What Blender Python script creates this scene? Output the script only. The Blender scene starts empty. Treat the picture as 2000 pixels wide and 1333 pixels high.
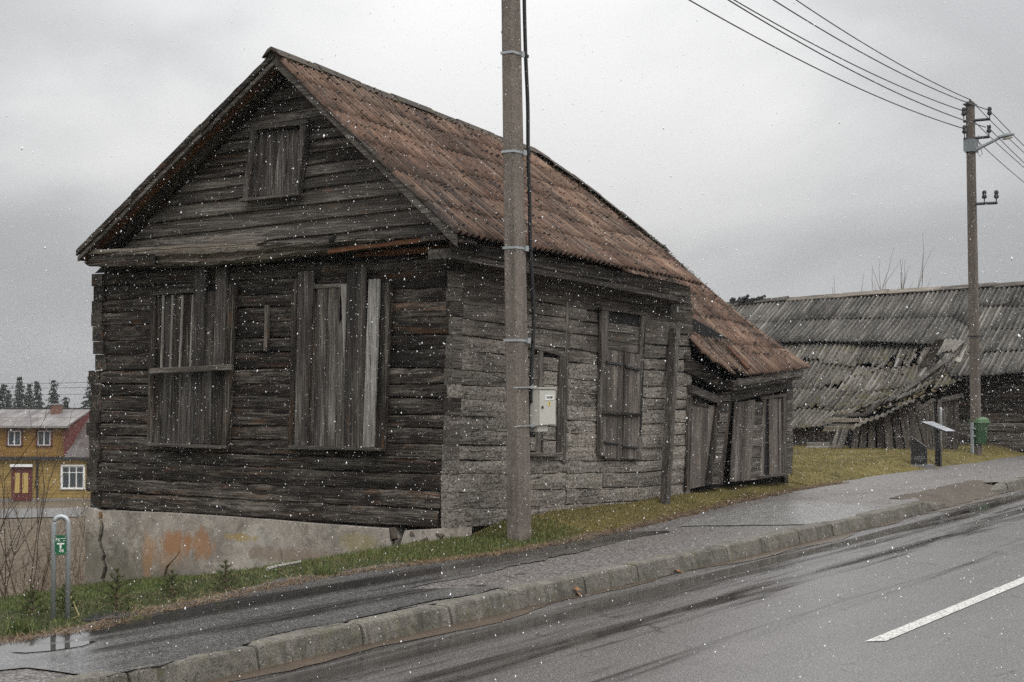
import bpy, math, random
import numpy as np
from mathutils import Vector, Matrix
R = random.Random(11)
S = bpy.context.scene
COL = S.collection

# ------------------------------------------------------------------ camera, sky, sun, exposure
EYE = Vector((0, 0, 1.69))
YAW, PITCH = math.radians(31.9), math.radians(1.54)
cam_d = bpy.data.cameras.new('camera'); cam = bpy.data.objects.new('camera', cam_d); COL.objects.link(cam)
cam.location = EYE
cam.rotation_euler = (math.pi/2 + PITCH, 0, YAW - math.pi/2)
cam_d.sensor_width = 36; cam_d.lens = 36*3100/2000
cam_d.clip_start = .1; cam_d.clip_end = 5000
S.camera = cam
W = bpy.data.worlds.new('World'); S.world = W; W.use_nodes = True
SUN_EL, SUN_AZ = math.radians(52), math.radians(215)
def sky():
    nt = W.node_tree; nt.nodes.clear(); n = nt.nodes; L = nt.links.new
    out = n.new('ShaderNodeOutputWorld'); bg = n.new('ShaderNodeBackground'); L(bg.outputs[0], out.inputs[0])
    bg.inputs[1].default_value = .1
    st = n.new('ShaderNodeTexSky'); st.sky_type = 'NISHITA'; st.sun_disc = False
    st.sun_elevation = SUN_EL; st.sun_rotation = SUN_AZ; st.air_density = 1.0; st.dust_density = 6.0
    hs = n.new('ShaderNodeHueSaturation'); hs.inputs['Saturation'].default_value = .12; hs.inputs['Value'].default_value = .7
    L(st.outputs[0], hs.inputs['Color'])
    tc = n.new('ShaderNodeTexCoord')
    mp = n.new('ShaderNodeMapping'); mp.inputs['Scale'].default_value = (1, 1, 2.2); mp.inputs['Location'].default_value = (3.1, .4, .2)
    L(tc.outputs['Generated'], mp.inputs['Vector'])
    n1 = n.new('ShaderNodeTexNoise'); n1.inputs['Scale'].default_value = 2.6; n1.inputs['Detail'].default_value = 5; n1.inputs['Roughness'].default_value = .45
    n1.inputs['Distortion'].default_value = .4
    L(mp.outputs[0], n1.inputs['Vector'])
    cr = n.new('ShaderNodeValToRGB'); cr.color_ramp.interpolation = 'EASE'
    e = cr.color_ramp.elements; e[0].position = .33; e[0].color = (.58, .595, .61, 1); e[1].position = .66; e[1].color = (1.0, 1.0, 1.0, 1)
    L(n1.outputs['Fac'], cr.inputs[0])
    sp = n.new('ShaderNodeSeparateXYZ'); L(tc.outputs['Generated'], sp.inputs[0])
    el = n.new('ShaderNodeMapRange'); el.inputs[1].default_value = -.02; el.inputs[2].default_value = 1
    el.inputs[3].default_value = 4.7; el.inputs[4].default_value = 26; L(sp.outputs[2], el.inputs[0])
    mu = n.new('ShaderNodeVectorMath'); mu.operation = 'SCALE'; L(cr.outputs[0], mu.inputs[0]); L(el.outputs[0], mu.inputs['Scale'])
    mx = n.new('ShaderNodeMix'); mx.data_type = 'RGBA'; mx.inputs[0].default_value = .9
    L(hs.outputs[0], mx.inputs[6]); L(mu.outputs[0], mx.inputs[7]); L(mx.outputs[2], bg.inputs[0])
sky()
sun_d = bpy.data.lights.new('sun', 'SUN'); sun = bpy.data.objects.new('sun', sun_d); COL.objects.link(sun)
sun_d.energy = 1.3; sun_d.angle = math.radians(40); sun_d.color = (1, .97, .93)
sv = Vector((math.sin(SUN_AZ)*math.cos(SUN_EL), math.cos(SUN_AZ)*math.cos(SUN_EL), math.sin(SUN_EL)))
sun.rotation_euler = sv.to_track_quat('Z', 'Y').to_euler(); sun.location = (0, 0, 40)
S.view_settings.view_transform = 'Standard'; S.view_settings.look = 'None'
S.view_settings.exposure = .12; S.view_settings.gamma = 1; S.view_settings.use_curve_mapping = False
S.cycles.use_denoising = False
S.cycles.max_bounces = 6; S.cycles.volume_bounces = 0
try: S.cycles.denoiser = 'OPENIMAGEDENOISE'; S.cycles.denoising_prefilter = 'NONE'
except Exception: pass

# ------------------------------------------------------------------ helpers
FWD = Vector((math.cos(YAW)*math.cos(PITCH), math.sin(YAW)*math.cos(PITCH), math.sin(PITCH)))
RT = Vector((math.sin(YAW), -math.cos(YAW), 0)); UP = RT.cross(FWD)
def ray(x, y): return FWD + RT*((x-1000)/3100) + UP*((666.5-y)/3100)
def hit(x, y, ax, v):                      # survey: where the sight line through a picture point meets a plane of the place
    d = ray(x, y); return EYE + d*((v-EYE[ax])/d[ax])
def hx(x, y, X): return hit(x, y, 0, X)
def hy(x, y, Y): return hit(x, y, 1, Y)
def hz(x, y, z): return hit(x, y, 2, z)
HAZE = True
OFF = {}
class MB:
    def __init__(s): s.v = []; s.f = []; s.mi = []; s.m = 0
    def add(s, vs, fs):
        b = len(s.v); s.v += [tuple(p) for p in vs]
        s.f += [tuple(b+i for i in f) for f in fs]; s.mi += [s.m]*len(fs); return s
    def loft(s, rings, cap=True, close=True):
        k = len(rings[0]); vs = [p for r in rings for p in r]; fs = []
        for i in range(len(rings)-1):
            for j in range(k if close else k-1):
                a, b = i*k+j, i*k+(j+1) % k
                fs.append((a, b, b+k, a+k))
        if cap: fs += [tuple(range(k-1, -1, -1)), tuple(range((len(rings)-1)*k, len(rings)*k))]
        return s.add(vs, fs)
    def box(s, c, sz, rot=None):
        hx_, hy_, hz_ = [q/2 for q in sz]; c = Vector(c); vs = []
        for X in (-hx_, hx_):
            for Y in (-hy_, hy_):
                for Z in (-hz_, hz_):
                    p = Vector((X, Y, Z)); vs.append(c + (rot @ p if rot else p))
        return s.add(vs, [(0,1,3,2),(4,6,7,5),(0,4,5,1),(2,3,7,6),(0,2,6,4),(1,5,7,3)])
    def tube(s, pts, r, k=6, r1=None, cap=True):
        pts = [Vector(p) for p in pts]; rings = []; n = len(pts)
        for i, p in enumerate(pts):
            t = (pts[min(i+1, n-1)] - pts[max(i-1, 0)]).normalized()
            a = t.cross(Vector((0, 0, 1)) if abs(t.z) < .9 else Vector((1, 0, 0))).normalized(); b = t.cross(a)
            rr = r + ((r1 if r1 is not None else r) - r)*i/max(1, n-1)
            rings.append([p + (a*math.cos(q*2*math.pi/k) + b*math.sin(q*2*math.pi/k))*rr for q in range(k)])
        return s.loft(rings, cap)
    def prism(s, poly, ext):               # poly: 3d points of a flat outline, ext: extrusion vector
        e = Vector(ext); a = [Vector(p) for p in poly]
        return s.loft([a, [p+e for p in a]])
    def board(s, a0, a1, b0, b1, n, t, seg=4, jit=0., bev=.006, bulge=0., wob=0.):
        # long edges a0>a1 and b0>b1 of the face, n outward normal, t thickness; worn edges
        a0, a1, b0, b1, n = [Vector(q) for q in (a0, a1, b0, b1, n)]; n = n.normalized(); rings = []
        for i in range(seg+1):
            k = i/seg; A = a0.lerp(a1, k); B = b0.lerp(b1, k); w = (B-A); l = w.length; w = w/l if l > 1e-6 else w
            A = A + w*R.uniform(-jit, jit); B = B + w*R.uniform(-jit, jit)
            o = n*R.uniform(-wob, wob); e = min(bev, l*.3); M = (A+B)/2
            rg = [A - n*t, A - n*e*.9 + o, A + w*e + o, M + n*(bulge + R.uniform(-wob, wob)*.5) + o, B - w*e + o, B - n*e*.9 + o, B - n*t]
            rings.append(rg)
        return s.loft(rings)
def link(o, parent=None):
    COL.objects.link(o)
    if parent is not None: o.parent = parent
    return o
def obj(name, mb, mats, parent=None, smooth=False, kind=None, off=None):
    me = bpy.data.meshes.new(name)
    if off is None: off = OFF.get(parent.name if parent else None, Vector((0, 0, 0)))
    me.from_pydata([(p[0]-off[0], p[1]-off[1], p[2]-off[2]) for p in mb.v], [], mb.f)
    for m in (mats if isinstance(mats, (list, tuple)) else [mats]): me.materials.append(m)
    if any(mb.mi): me.polygons.foreach_set('material_index', mb.mi)
    if smooth: me.polygons.foreach_set('use_smooth', [True]*len(mb.f))
    me.update()
    o = bpy.data.objects.new(name, me); link(o, parent)
    if parent is not None: OFF[o.name] = off
    if kind: o['kind'] = kind
    return o
def arr(name, v, f, mats, kind=None, parent=None, smooth=False):   # big meshes from numpy arrays, f: n x 3 or n x 4
    me = bpy.data.meshes.new(name); v = np.asarray(v, np.float32); f = np.asarray(f, np.int32)
    if parent is not None and parent.name in OFF: v = v - np.array(OFF[parent.name], np.float32)
    me.vertices.add(len(v)); me.vertices.foreach_set('co', v.ravel())
    me.loops.add(f.size); me.loops.foreach_set('vertex_index', f.ravel())
    k = f.shape[1]; me.polygons.add(len(f)); me.polygons.foreach_set('loop_start', np.arange(0, f.size, k, dtype=np.int32))
    for m in (mats if isinstance(mats, (list, tuple)) else [mats]): me.materials.append(m)
    if smooth: me.polygons.foreach_set('use_smooth', np.ones(len(f), bool))
    me.update(calc_edges=True); me.validate()
    o = bpy.data.objects.new(name, me); link(o, parent)
    if kind: o['kind'] = kind
    return o
def tag(o, label, cat, group=None):
    o['label'] = label; o['category'] = cat
    if group: o['group'] = group
    return o
def thing(name, label, cat, loc, group=None, rotz=0, local=False):
    o = bpy.data.objects.new(name, None); COL.objects.link(o); o.location = loc; o.rotation_euler = (0, 0, rotz)
    o.empty_display_size = .2
    OFF[o.name] = Vector((0, 0, 0)) if local else Vector(loc)
    return tag(o, label, cat, group)
def copy_tree(o, parent=None):
    c = o.copy(); COL.objects.link(c)
    if parent is not None: c.parent = parent
    for ch in list(o.children): copy_tree(ch, c)
    return c

# ------------------------------------------------------------------ materials
class NT:
    def __init__(s, name, rough=.8, spec=.3):
        s.m = bpy.data.materials.new(name); s.m.use_nodes = True; s.t = s.m.node_tree; s.b = s.t.nodes['Principled BSDF']
        s.b.inputs['Roughness'].default_value = rough; s.b.inputs['Specular IOR Level'].default_value = spec
        s.tc = s.n('ShaderNodeTexCoord'); s.oi = s.n('ShaderNodeObjectInfo')
    def n(s, t): return s.t.nodes.new(t)
    def L(s, a, b): s.t.links.new(a, b)
    def setin(s, i, v):
        if hasattr(v, 'is_linked') or isinstance(v, bpy.types.NodeSocket): s.L(v, i)
        else: i.default_value = v
    def coord(s, scale=(1, 1, 1), rnd=True, world=False):
        c = s.n('ShaderNodeNewGeometry').outputs['Position'] if world else s.tc.outputs['Object']
        if rnd:
            a = s.n('ShaderNodeVectorMath'); a.operation = 'MULTIPLY_ADD'; s.L(s.oi.outputs['Random'], a.inputs[0])
            a.inputs[1].default_value = (31, 47, 23); s.L(c, a.inputs[2]); c = a.outputs[0]
        m = s.n('ShaderNodeVectorMath'); m.operation = 'MULTIPLY'; s.L(c, m.inputs[0]); m.inputs[1].default_value = scale
        return m.outputs[0]
    def noise(s, vec, scale=1, detail=4, rough=.55, dist=0, col=False):
        k = s.n('ShaderNodeTexNoise'); s.L(vec, k.inputs['Vector']); k.inputs['Scale'].default_value = scale
        k.inputs['Detail'].default_value = detail; k.inputs['Roughness'].default_value = rough; k.inputs['Distortion'].default_value = dist
        return k.outputs[1 if col else 0]
    def vor(s, vec, scale=1, feat='F1'):
        k = s.n('ShaderNodeTexVoronoi'); s.L(vec, k.inputs['Vector']); k.inputs['Scale'].default_value = scale; k.feature = feat
        return k.outputs[0]
    def rng(s, x, a, b, c=0, d=1):
        k = s.n('ShaderNodeMapRange'); s.L(x, k.inputs[0]); 
        for i, v in enumerate((a, b, c, d)): k.inputs[i+1].default_value = v
        return k.outputs[0]
    def math(s, op, a, b=0):
        k = s.n('ShaderNodeMath'); k.operation = op; s.setin(k.inputs[0], a); s.setin(k.inputs[1], b); return k.outputs[0]
    def mix(s, f, a, b, mode='MIX'):
        k = s.n('ShaderNodeMix'); k.data_type = 'RGBA'; k.blend_type = mode; s.setin(k.inputs[0], f)
        for i, v in ((6, a), (7, b)):
            if isinstance(v, tuple): k.inputs[i].default_value = (*v, 1)
            else: s.L(v, k.inputs[i])
        return k.outputs[2]
    def ramp(s, x, stops):
        k = s.n('ShaderNodeValToRGB'); s.L(x, k.inputs[0]); e = k.color_ramp.elements
        while len(e) < len(stops): e.new(.5)
        for q, (p, c) in zip(e, stops): q.position = p; q.color = (*c, 1)
        return k.outputs[0]
    def scale(s, c, f):
        k = s.n('ShaderNodeVectorMath'); k.operation = 'SCALE'; s.L(c, k.inputs[0]); s.setin(k.inputs['Scale'], f); return k.outputs[0]
    def bump(s, h, strength=.5, dist=.01):
        k = s.n('ShaderNodeBump'); s.L(h, k.inputs['Height']); k.inputs['Strength'].default_value = strength; k.inputs['Distance'].default_value = dist
        s.L(k.outputs[0], s.b.inputs['Normal'])
    def done(s, col, rough=None):
        if isinstance(col, tuple): s.b.inputs['Base Color'].default_value = (*col, 1)
        else: s.L(col, s.b.inputs['Base Color'])
        if rough is not None: s.setin(s.b.inputs['Roughness'], rough)
        return s.m
def sc3(axis, along, across): v = [across]*3; v[axis] = along; return tuple(v)
def wood(name, axis, dark, mid, light, orange=.0, pale=.5, crack=.6, var=(.7, 1.25), ocol=(.30, .13, .05), bumpd=.012):
    n = NT(name, .85, .25)
    g = n.noise(n.coord(sc3(axis, 1.4, 34)), 1, 7, .68, .6)
    g2 = n.noise(n.coord(sc3(axis, 2.2, 130)), 1, 3, .6)
    big = n.noise(n.coord(sc3(axis, .9, 3.2)), 1, 5, .6, .3)
    f = n.math('ADD', n.math('MULTIPLY', g, .6), n.math('MULTIPLY', g2, .4))
    f = n.math('ADD', f, n.math('MULTIPLY', n.math('SUBTRACT', big, .5), .5))
    c = n.ramp(f, [(.28, dark), (.48, mid), (.5+.35*(1-pale)+.06, light)])
    kv = n.coord(sc3(axis, 1.1, 4.2)); kd = n.vor(kv, 1.15)
    led = n.n('ShaderNodeAttribute'); led.attribute_name = 'ledge'   # sky light on upward log edges, painted in as silvered wood
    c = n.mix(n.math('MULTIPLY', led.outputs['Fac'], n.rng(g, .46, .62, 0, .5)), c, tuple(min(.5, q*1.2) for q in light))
    knot = n.rng(kd, .0, .16, 1, 0)
    c = n.mix(n.math('MULTIPLY', knot, .55), c, tuple(q*.6 + w*.4 for q, w in zip(mid, ocol)))
    if orange:
        o = n.noise(n.coord(sc3(axis, .8, 11)), 1, 5, .65, .6)
        c = n.mix(n.math('MULTIPLY', n.rng(o, .60-.06*orange, .76, 0, 1), min(1, orange)), c, ocol)
    ck = n.noise(n.coord(sc3(axis, 1.1, 42)), 1, 2, .5, .3)
    ckm = n.rng(n.math('ABSOLUTE', n.math('SUBTRACT', ck, .5)), 0, .02, 1, 0)
    ckm = n.math('MULTIPLY', ckm, n.rng(big, .42, .6, 0, 1))
    c = n.mix(n.math('MULTIPLY', ckm, crack), c, tuple(q*.25 for q in dark))
    v = n.rng(n.oi.outputs['Random'], 0, 1, *var)
    c = n.scale(c, v)
    h = n.math('SUBTRACT', n.math('ADD', f, n.math('MULTIPLY', g, .6)), n.math('MULTIPLY', ckm, 1.2))
    n.bump(h, .95, bumpd)
    return n.done(c)
def limewood(name, axis):                 # grey logs with worn limewash, pitted
    n = NT(name, .9, .2)
    g = n.noise(n.coord(sc3(axis, 1.3, 16)), 1, 6, .65, .4)
    pit = n.noise(n.coord(sc3(axis, 28, 46)), 1, 4, .75)
    big = n.noise(n.coord((1.0, 1.0, 1.4)), 1, 5, .62)
    c = n.ramp(g, [(.3, (.115, .096, .078)), (.5, (.205, .176, .146)), (.68, (.30, .262, .22))])
    c = n.mix(n.rng(pit, .42, .62, 0, .55), n.scale(c, .78), (.37, .35, .32))
    c = n.mix(n.rng(pit, .47, .40, 0, .85), c, (.045, .038, .032))
    c = n.mix(n.rng(big, .5, .68, 0, .6), c, n.scale(c, .5))
    zz = n.n('ShaderNodeSeparateXYZ'); n.L(n.tc.outputs['Object'], zz.inputs[0]); zmix = n.math('ADD', zz.outputs[2], n.math('MULTIPLY', n.math('SUBTRACT', big, .5), 2.2))
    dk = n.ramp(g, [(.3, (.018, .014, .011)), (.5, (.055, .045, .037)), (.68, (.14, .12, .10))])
    c = n.mix(n.rng(zmix, 1.5, 2.35, 0, .92), c, dk)   # blends to dark wood towards the top, boundary broken by noise
    ck = n.noise(n.coord(sc3(axis, .7, 22)), 1, 2, .5, .4)
    ckm = n.math('MULTIPLY', n.rng(n.math('ABSOLUTE', n.math('SUBTRACT', ck, .5)), 0, .016, 1, 0), n.rng(big, .4, .55))
    c = n.mix(n.math('MULTIPLY', ckm, .8), c, (.015, .012, .01))
    c = n.scale(c, n.rng(n.oi.outputs['Random'], 0, 1, .82, 1.12))
    n.bump(n.math('SUBTRACT', n.math('ADD', n.math('MULTIPLY', pit, .4), g), n.math('MULTIPLY', ckm, 1.5)), .8, .012)
    return n.done(c)
def concrete(name, a, b, scale=1., spots=.4, rough=.85, streak=0, moss=0, bumpd=.006, world=False, var=(.92, 1.06)):
    n = NT(name, rough, .3)
    v = n.coord((scale,)*3, True, world)
    big = n.noise(v, 1.6, 6, .6, .3); fine = n.noise(v, 60, 4, .8); mid = n.noise(v, 14, 5, .7)
    f = n.math('ADD', n.math('MULTIPLY', big, .55), n.math('MULTIPLY', mid, .45))
    c = n.ramp(f, [(.34, a), (.66, b)])
    c = n.mix(n.rng(fine, .5, .36, 0, spots), c, tuple(q*.22 for q in a))
    c = n.mix(n.rng(fine, .56, .7, 0, spots*.6), c, tuple(min(.8, q*1.5) for q in b))
    if streak:
        st = n.noise(n.coord((7*scale, 7*scale, .45*scale), True, world), 1, 4, .6)
        c = n.mix(n.rng(st, .5, .68, 0, streak), c, tuple(q*.45 for q in a))
    if moss:
        mo = n.noise(v, 5, 6, .7)
        c = n.mix(n.rng(mo, .54, .66, 0, moss), c, (.09, .085, .03))
    c = n.scale(c, n.rng(n.oi.outputs['Random'], 0, 1, *var))
    n.bump(n.math('ADD', mid, n.math('MULTIPLY', fine, .6)), .7, bumpd)
    return n.done(c)
def plain(name, col, rough=.5, metal=0, var=.12, scale=18, spec=.4):
    n = NT(name, rough, spec); n.b.inputs['Metallic'].default_value = metal
    f = n.noise(n.coord((scale,)*3), 1, 4, .65)
    c = n.mix(f, tuple(q*(1-var) for q in col), tuple(min(.95, q*(1+var)) for q in col))
    return n.done(c, n.rng(f, .3, .7, rough*.85, min(1, rough*1.15)))
def roofmat(name, slope, stops, dark, light, spot=.6, var=(.72, 1.2), moss=0, corr=0):
    # slope: streak axis weights (object coords) – sheets weather in streaks that run down the slope
    n = NT(name, .88, .2)
    st = n.noise(n.coord(slope), 1, 5, .62, .2)
    big = n.noise(n.coord((.8, .8, .8), False), 1, 5, .6, .3)
    fine = n.noise(n.coord((22, 22, 22)), 1, 5, .75)
    f = n.math('ADD', n.math('MULTIPLY', st, .55), n.math('MULTIPLY', big, .45))
    c = n.ramp(f, stops)
    c = n.mix(n.rng(fine, .5, .38, 0, spot), c, dark)
    c = n.mix(n.rng(fine, .58, .7, 0, spot*.7), c, light)
    if corr:                                # furrow shade and crest light painted in along the waves, over streaky wear
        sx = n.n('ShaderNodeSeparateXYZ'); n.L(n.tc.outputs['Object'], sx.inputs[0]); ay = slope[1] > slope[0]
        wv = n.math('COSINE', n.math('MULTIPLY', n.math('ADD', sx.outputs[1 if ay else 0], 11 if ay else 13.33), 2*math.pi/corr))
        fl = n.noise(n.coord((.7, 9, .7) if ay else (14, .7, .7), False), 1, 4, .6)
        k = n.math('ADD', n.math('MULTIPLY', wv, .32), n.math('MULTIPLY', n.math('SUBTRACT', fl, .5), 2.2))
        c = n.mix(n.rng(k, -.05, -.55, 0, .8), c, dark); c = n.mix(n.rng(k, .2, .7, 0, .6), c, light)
    if moss:
        c = n.mix(n.rng(n.noise(n.coord((3, 3, 3)), 1, 6, .7), .55, .66, 0, moss), c, (.085, .075, .025))
    c = n.scale(c, n.rng(n.oi.outputs['Random'], 0, 1, *var))
    n.bump(n.math('ADD', fine, st), .6, .006)
    return n.done(c)
M = {}
for ax, k in ((0, 'x'), (1, 'y'), (2, 'z')):
    M['dark_'+k] = wood('old_dark_wood_'+k, ax, (.0042, .0031, .0025), (.024, .0188, .015), (.19, .166, .14), orange=.45, pale=.64, var=(.6, 1.25))
    M['grey_'+k] = wood('weathered_grey_wood_'+k, ax, (.016, .0135, .0115), (.07, .060, .051), (.235, .212, .186), orange=.12, pale=.70)
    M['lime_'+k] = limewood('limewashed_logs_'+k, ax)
M['plank_z'] = wood('shutter_wood', 2, (.011, .009, .008), (.05, .043, .038), (.22, .2, .18), orange=.1, pale=.66, var=(.6, 1.3))
M['silver_z'] = wood('silvered_wood', 2, (.04, .036, .032), (.25, .235, .212), (.46, .44, .41), orange=.25, pale=.7, crack=.8)
M['orange_y'] = wood('reddish_wood_y', 1, (.03, .014, .008), (.11, .045, .02), (.22, .10, .05), orange=.9, pale=.5)
M['orange_x'] = wood('reddish_wood_x', 0, (.03, .014, .008), (.11, .05, .025), (.24, .13, .07), orange=.9, pale=.5)
M['shed_z'] = wood('shed_plank_wood', 2, (.022, .018, .0155), (.10, .083, .072), (.25, .222, .195), orange=.1, pale=.66, var=(.6, 1.3))
M['pale_z'] = wood('pale_batten_wood', 2, (.06, .052, .045), (.24, .22, .195), (.42, .395, .36), orange=.1, pale=.6)
M['raw_y'] = wood('torn_bare_wood', 1, (.04, .035, .03), (.15, .125, .10), (.33, .30, .25), orange=.3, pale=.5)
M['black'] = plain('dark_hollow', (.006, .005, .005), 1, 0, .3)
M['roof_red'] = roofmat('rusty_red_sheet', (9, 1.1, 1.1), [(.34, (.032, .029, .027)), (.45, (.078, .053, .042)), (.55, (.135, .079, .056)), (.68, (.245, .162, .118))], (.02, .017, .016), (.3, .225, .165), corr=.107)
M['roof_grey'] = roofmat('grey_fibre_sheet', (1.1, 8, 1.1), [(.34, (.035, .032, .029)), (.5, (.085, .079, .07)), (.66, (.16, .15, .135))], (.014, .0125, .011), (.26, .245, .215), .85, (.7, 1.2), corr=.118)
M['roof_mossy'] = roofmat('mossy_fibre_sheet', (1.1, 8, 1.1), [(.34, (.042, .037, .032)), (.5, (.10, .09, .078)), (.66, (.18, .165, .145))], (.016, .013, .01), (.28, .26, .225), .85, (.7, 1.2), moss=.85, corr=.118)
M['roof_pale'] = roofmat('pale_fibre_sheet', (3, 3, 3), [(.34, (.12, .11, .095)), (.5, (.22, .205, .18)), (.66, (.34, .32, .285))], (.07, .06, .05), (.5, .48, .44), .5)
M['capdark'] = concrete('mossy_ridge_cap', (.04, .033, .028), (.10, .076, .062), 2, .8, moss=.7)
M['moss'] = plain('brown_moss', (.07, .055, .028), 1, 0, .5, 30)
M['lichen'] = plain('dark_roof_lichen', (.022, .019, .017), 1, 0, .5, 30)
M['pole'] = concrete('pole_concrete', (.108, .09, .077), (.22, .188, .162), 1.2, .9, streak=.45)
M['pole_far'] = concrete('brown_pole_concrete', (.085, .068, .058), (.155, .13, .11), 1.2, .7, streak=.35)
M['kerb'] = concrete('kerb_concrete', (.075, .069, .058), (.235, .217, .185), 1.6, 1., streak=.55, moss=.5, bumpd=.012)
M['steel'] = plain('galvanised_steel', (.38, .40, .41), .5, .55, .2, 30)
M['cable'] = plain('black_cable_sheath', (.012, .012, .013), .45, 0, .2)
M['iron'] = plain('dark_iron', (.03, .03, .032), .55, .3, .3)
M['boxpaint'] = plain('grey_cabinet_paint', (.47, .46, .41), .45, 0, .05, 8)
M['white'] = plain('white_paint', (.74, .74, .72), .6, 0, .06)
M['signgreen'] = plain('green_sign', (.012, .10, .045), .4, 0, .15)
M['bingreen'] = plain('green_bin_plastic', (.016, .05, .018), .45, 0, .2, 9)
M['bingreen_l'] = plain('faded_green_bin_lid', (.075, .14, .07), .5, 0, .15, 9)
M['yellow'] = plain('yellow_sticker', (.62, .5, .12), .5, 0, .05)
M['granite'] = plain('black_polished_granite', (.014, .013, .013), .18, 0, .3, 60, .5)
M['granite_side'] = plain('grey_sawn_granite', (.14, .135, .135), .5, 0, .25, 80)
M['panel'] = plain('printed_panel', (.42, .43, .45), .22, 0, .35, 7)
M['blackmetal'] = plain('black_powder_coat', (.01, .01, .012), .4, 0, .1)
M['porcelain'] = plain('grey_porcelain', (.3, .3, .29), .3, 0, .2)
M['lampgrey'] = plain('grey_lamp_housing', (.16, .18, .19), .5, 0, .1)
M['lens'] = plain('lamp_lens', (.45, .43, .38), .25, 0, .1)
M['snow'] = plain('snow_flake', (.85, .86, .88), .9, 0, .01)
# ------------------------------------------------------------------ ground, road, pavement, kerb
def bend(X): X = np.asarray(X, float); t = np.clip(X-13, 0, 6); return .034*t*t/12 + .034*np.clip(X-19, 0, None)
EDGE = np.array([(-40, 7.6), (5, 7.62), (6.5, 7.63), (7.1, 7.58), (7.9, 7.78), (10, 8.04), (11, 7.95), (12.4, 7.74), (14, 7.84), (16.3, 8.1), (19, 8.5), (22, 8.76), (27, 8.84), (31, 8.87), (36, 9.0), (60, 9.8), (120, 11.5)])
def edge(X): return np.interp(X, EDGE[:, 0], EDGE[:, 1])
def sm(x, a, b): t = np.clip((np.asarray(x, float)-a)/(b-a), 0, 1); return t*t*(3-2*t)
def hash2(X, Y): return np.sin(X*1.7+Y*.9)*.5 + np.sin(X*.6-Y*1.3+1)*.5 + np.sin(X*4.1+Y*3.3)*.25 + np.sin(X*9.3-Y*7.7)*.12
def GZ(X, Y):
    X = np.asarray(X, float); Y = np.asarray(Y, float)
    zl = np.interp(Y, [-400, -3, 5.5, 7.3, 7.6, 8.4, 9.0, 9.85, 10.9, 12, 14, 16, 20, 24, 40, 72, 110, 900], [.6, 0, -.06, -.03, .12, .13, .10, -.05, -.24, -.40, -.66, -1.22, -1.65, -1.8, -2.63, -4.9, -5.3, -5.6])
    e = edge(X)
    zr = np.where(Y < e-.25, np.interp(Y, [-400, -3, 5.5, 7.3], [.6, 0, -.06, -.03]), .11 + .15*sm(Y, e-.05, e+.75))
    zr = zr + .05*sm(X, 24, 33)*sm(Y, 8, 9.5)
    dd = Y-.6*np.clip(X, 18, 200); zr = zr + np.interp(dd, [-1, 2, 5, 8, 16, 22, 40, 900], [0, -.9, -1.9, -2.35, -3.2, -4.95, -5.25, -5.6])*sm(Y, 9.5, 12)
    w = sm(X, 13.45, 14.6)*np.where(Y > 9.3, 1, 1); z = zl*(1-w) + zr*w
    far = np.hypot(X, Y); z = z - sm(far, 110, 320)*8*sm(Y, 20, 60) - sm(far, 300, 2500)*70
    lawn = sm(Y, e+.05, e+.5)
    return z + lawn*.022*hash2(X*1.3, Y*1.3)
def axis(lo, a, b, hi, st):
    mid = list(np.arange(a, b, st)); up = []; x = b; s = st
    while x < hi: up.append(x); s *= 1.16; x += s
    dn = []; x = a-st; s = st
    while x > lo: dn.append(x); s *= 1.16; x -= s
    return np.array(dn[::-1]+mid+up+[hi])
gx = axis(-1500, 3, 40, 2200, .2); gy = axis(-900, 7.2, 20, 2200, .16)
GX, GY = np.meshgrid(gx, gy, indexing='ij'); GZZ = GZ(GX, GY)
nx, ny = GX.shape; idx = np.arange(nx*ny).reshape(nx, ny)
q = np.stack([idx[:-1, :-1], idx[1:, :-1], idx[1:, 1:], idx[:-1, 1:]], -1).reshape(-1, 4)
def ground_mat():
    n = NT('turf_and_soil', .95, .15); p = n.coord((1, 1, 1), False, True)
    a = n.noise(p, 1.1, 6, .62, .3); b = n.noise(p, 7, 6, .7); c_ = n.noise(p, 55, 4, .75)
    f = n.math('ADD', n.math('MULTIPLY', a, .5), n.math('MULTIPLY', b, .5))
    turf = n.ramp(f, [(.36, (.065, .050, .025)), (.46, (.12, .098, .034)), (.55, (.17, .138, .046)), (.68, (.21, .165, .08))])
    bank = n.ramp(f, [(.36, (.045, .038, .022)), (.47, (.042, .054, .02)), (.6, (.06, .08, .026))])
    field = n.ramp(f, [(.35, (.065, .05, .037)), (.5, (.125, .10, .072)), (.66, (.185, .15, .11))])
    sp = n.n('ShaderNodeSeparateXYZ'); n.L(p, sp.inputs[0]); X, Y, Z = sp.outputs
    wob = n.math('MULTIPLY', n.math('SUBTRACT', b, .5), 2.5)
    c = n.mix(n.rng(n.math('ADD', X, wob), 12.2, 14.4), bank, turf)
    fm = n.rng(n.math('ADD', Y, wob), 15.5, 17.5); c = n.mix(fm, c, field)
    fd = n.rng(Y, 60, 70); c = n.mix(n.math('MULTIPLY', fd, .6), c, (.16, .13, .09))
    c = n.mix(n.rng(c_, .5, .36, 0, .6), c, (.025, .02, .012))
    n.bump(n.math('ADD', c_, b), .8, .03)
    return n.done(c)
arr('ground', np.stack([GX, GY, GZZ], -1).reshape(-1, 3), q, ground_mat(), 'structure', smooth=True)

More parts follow.
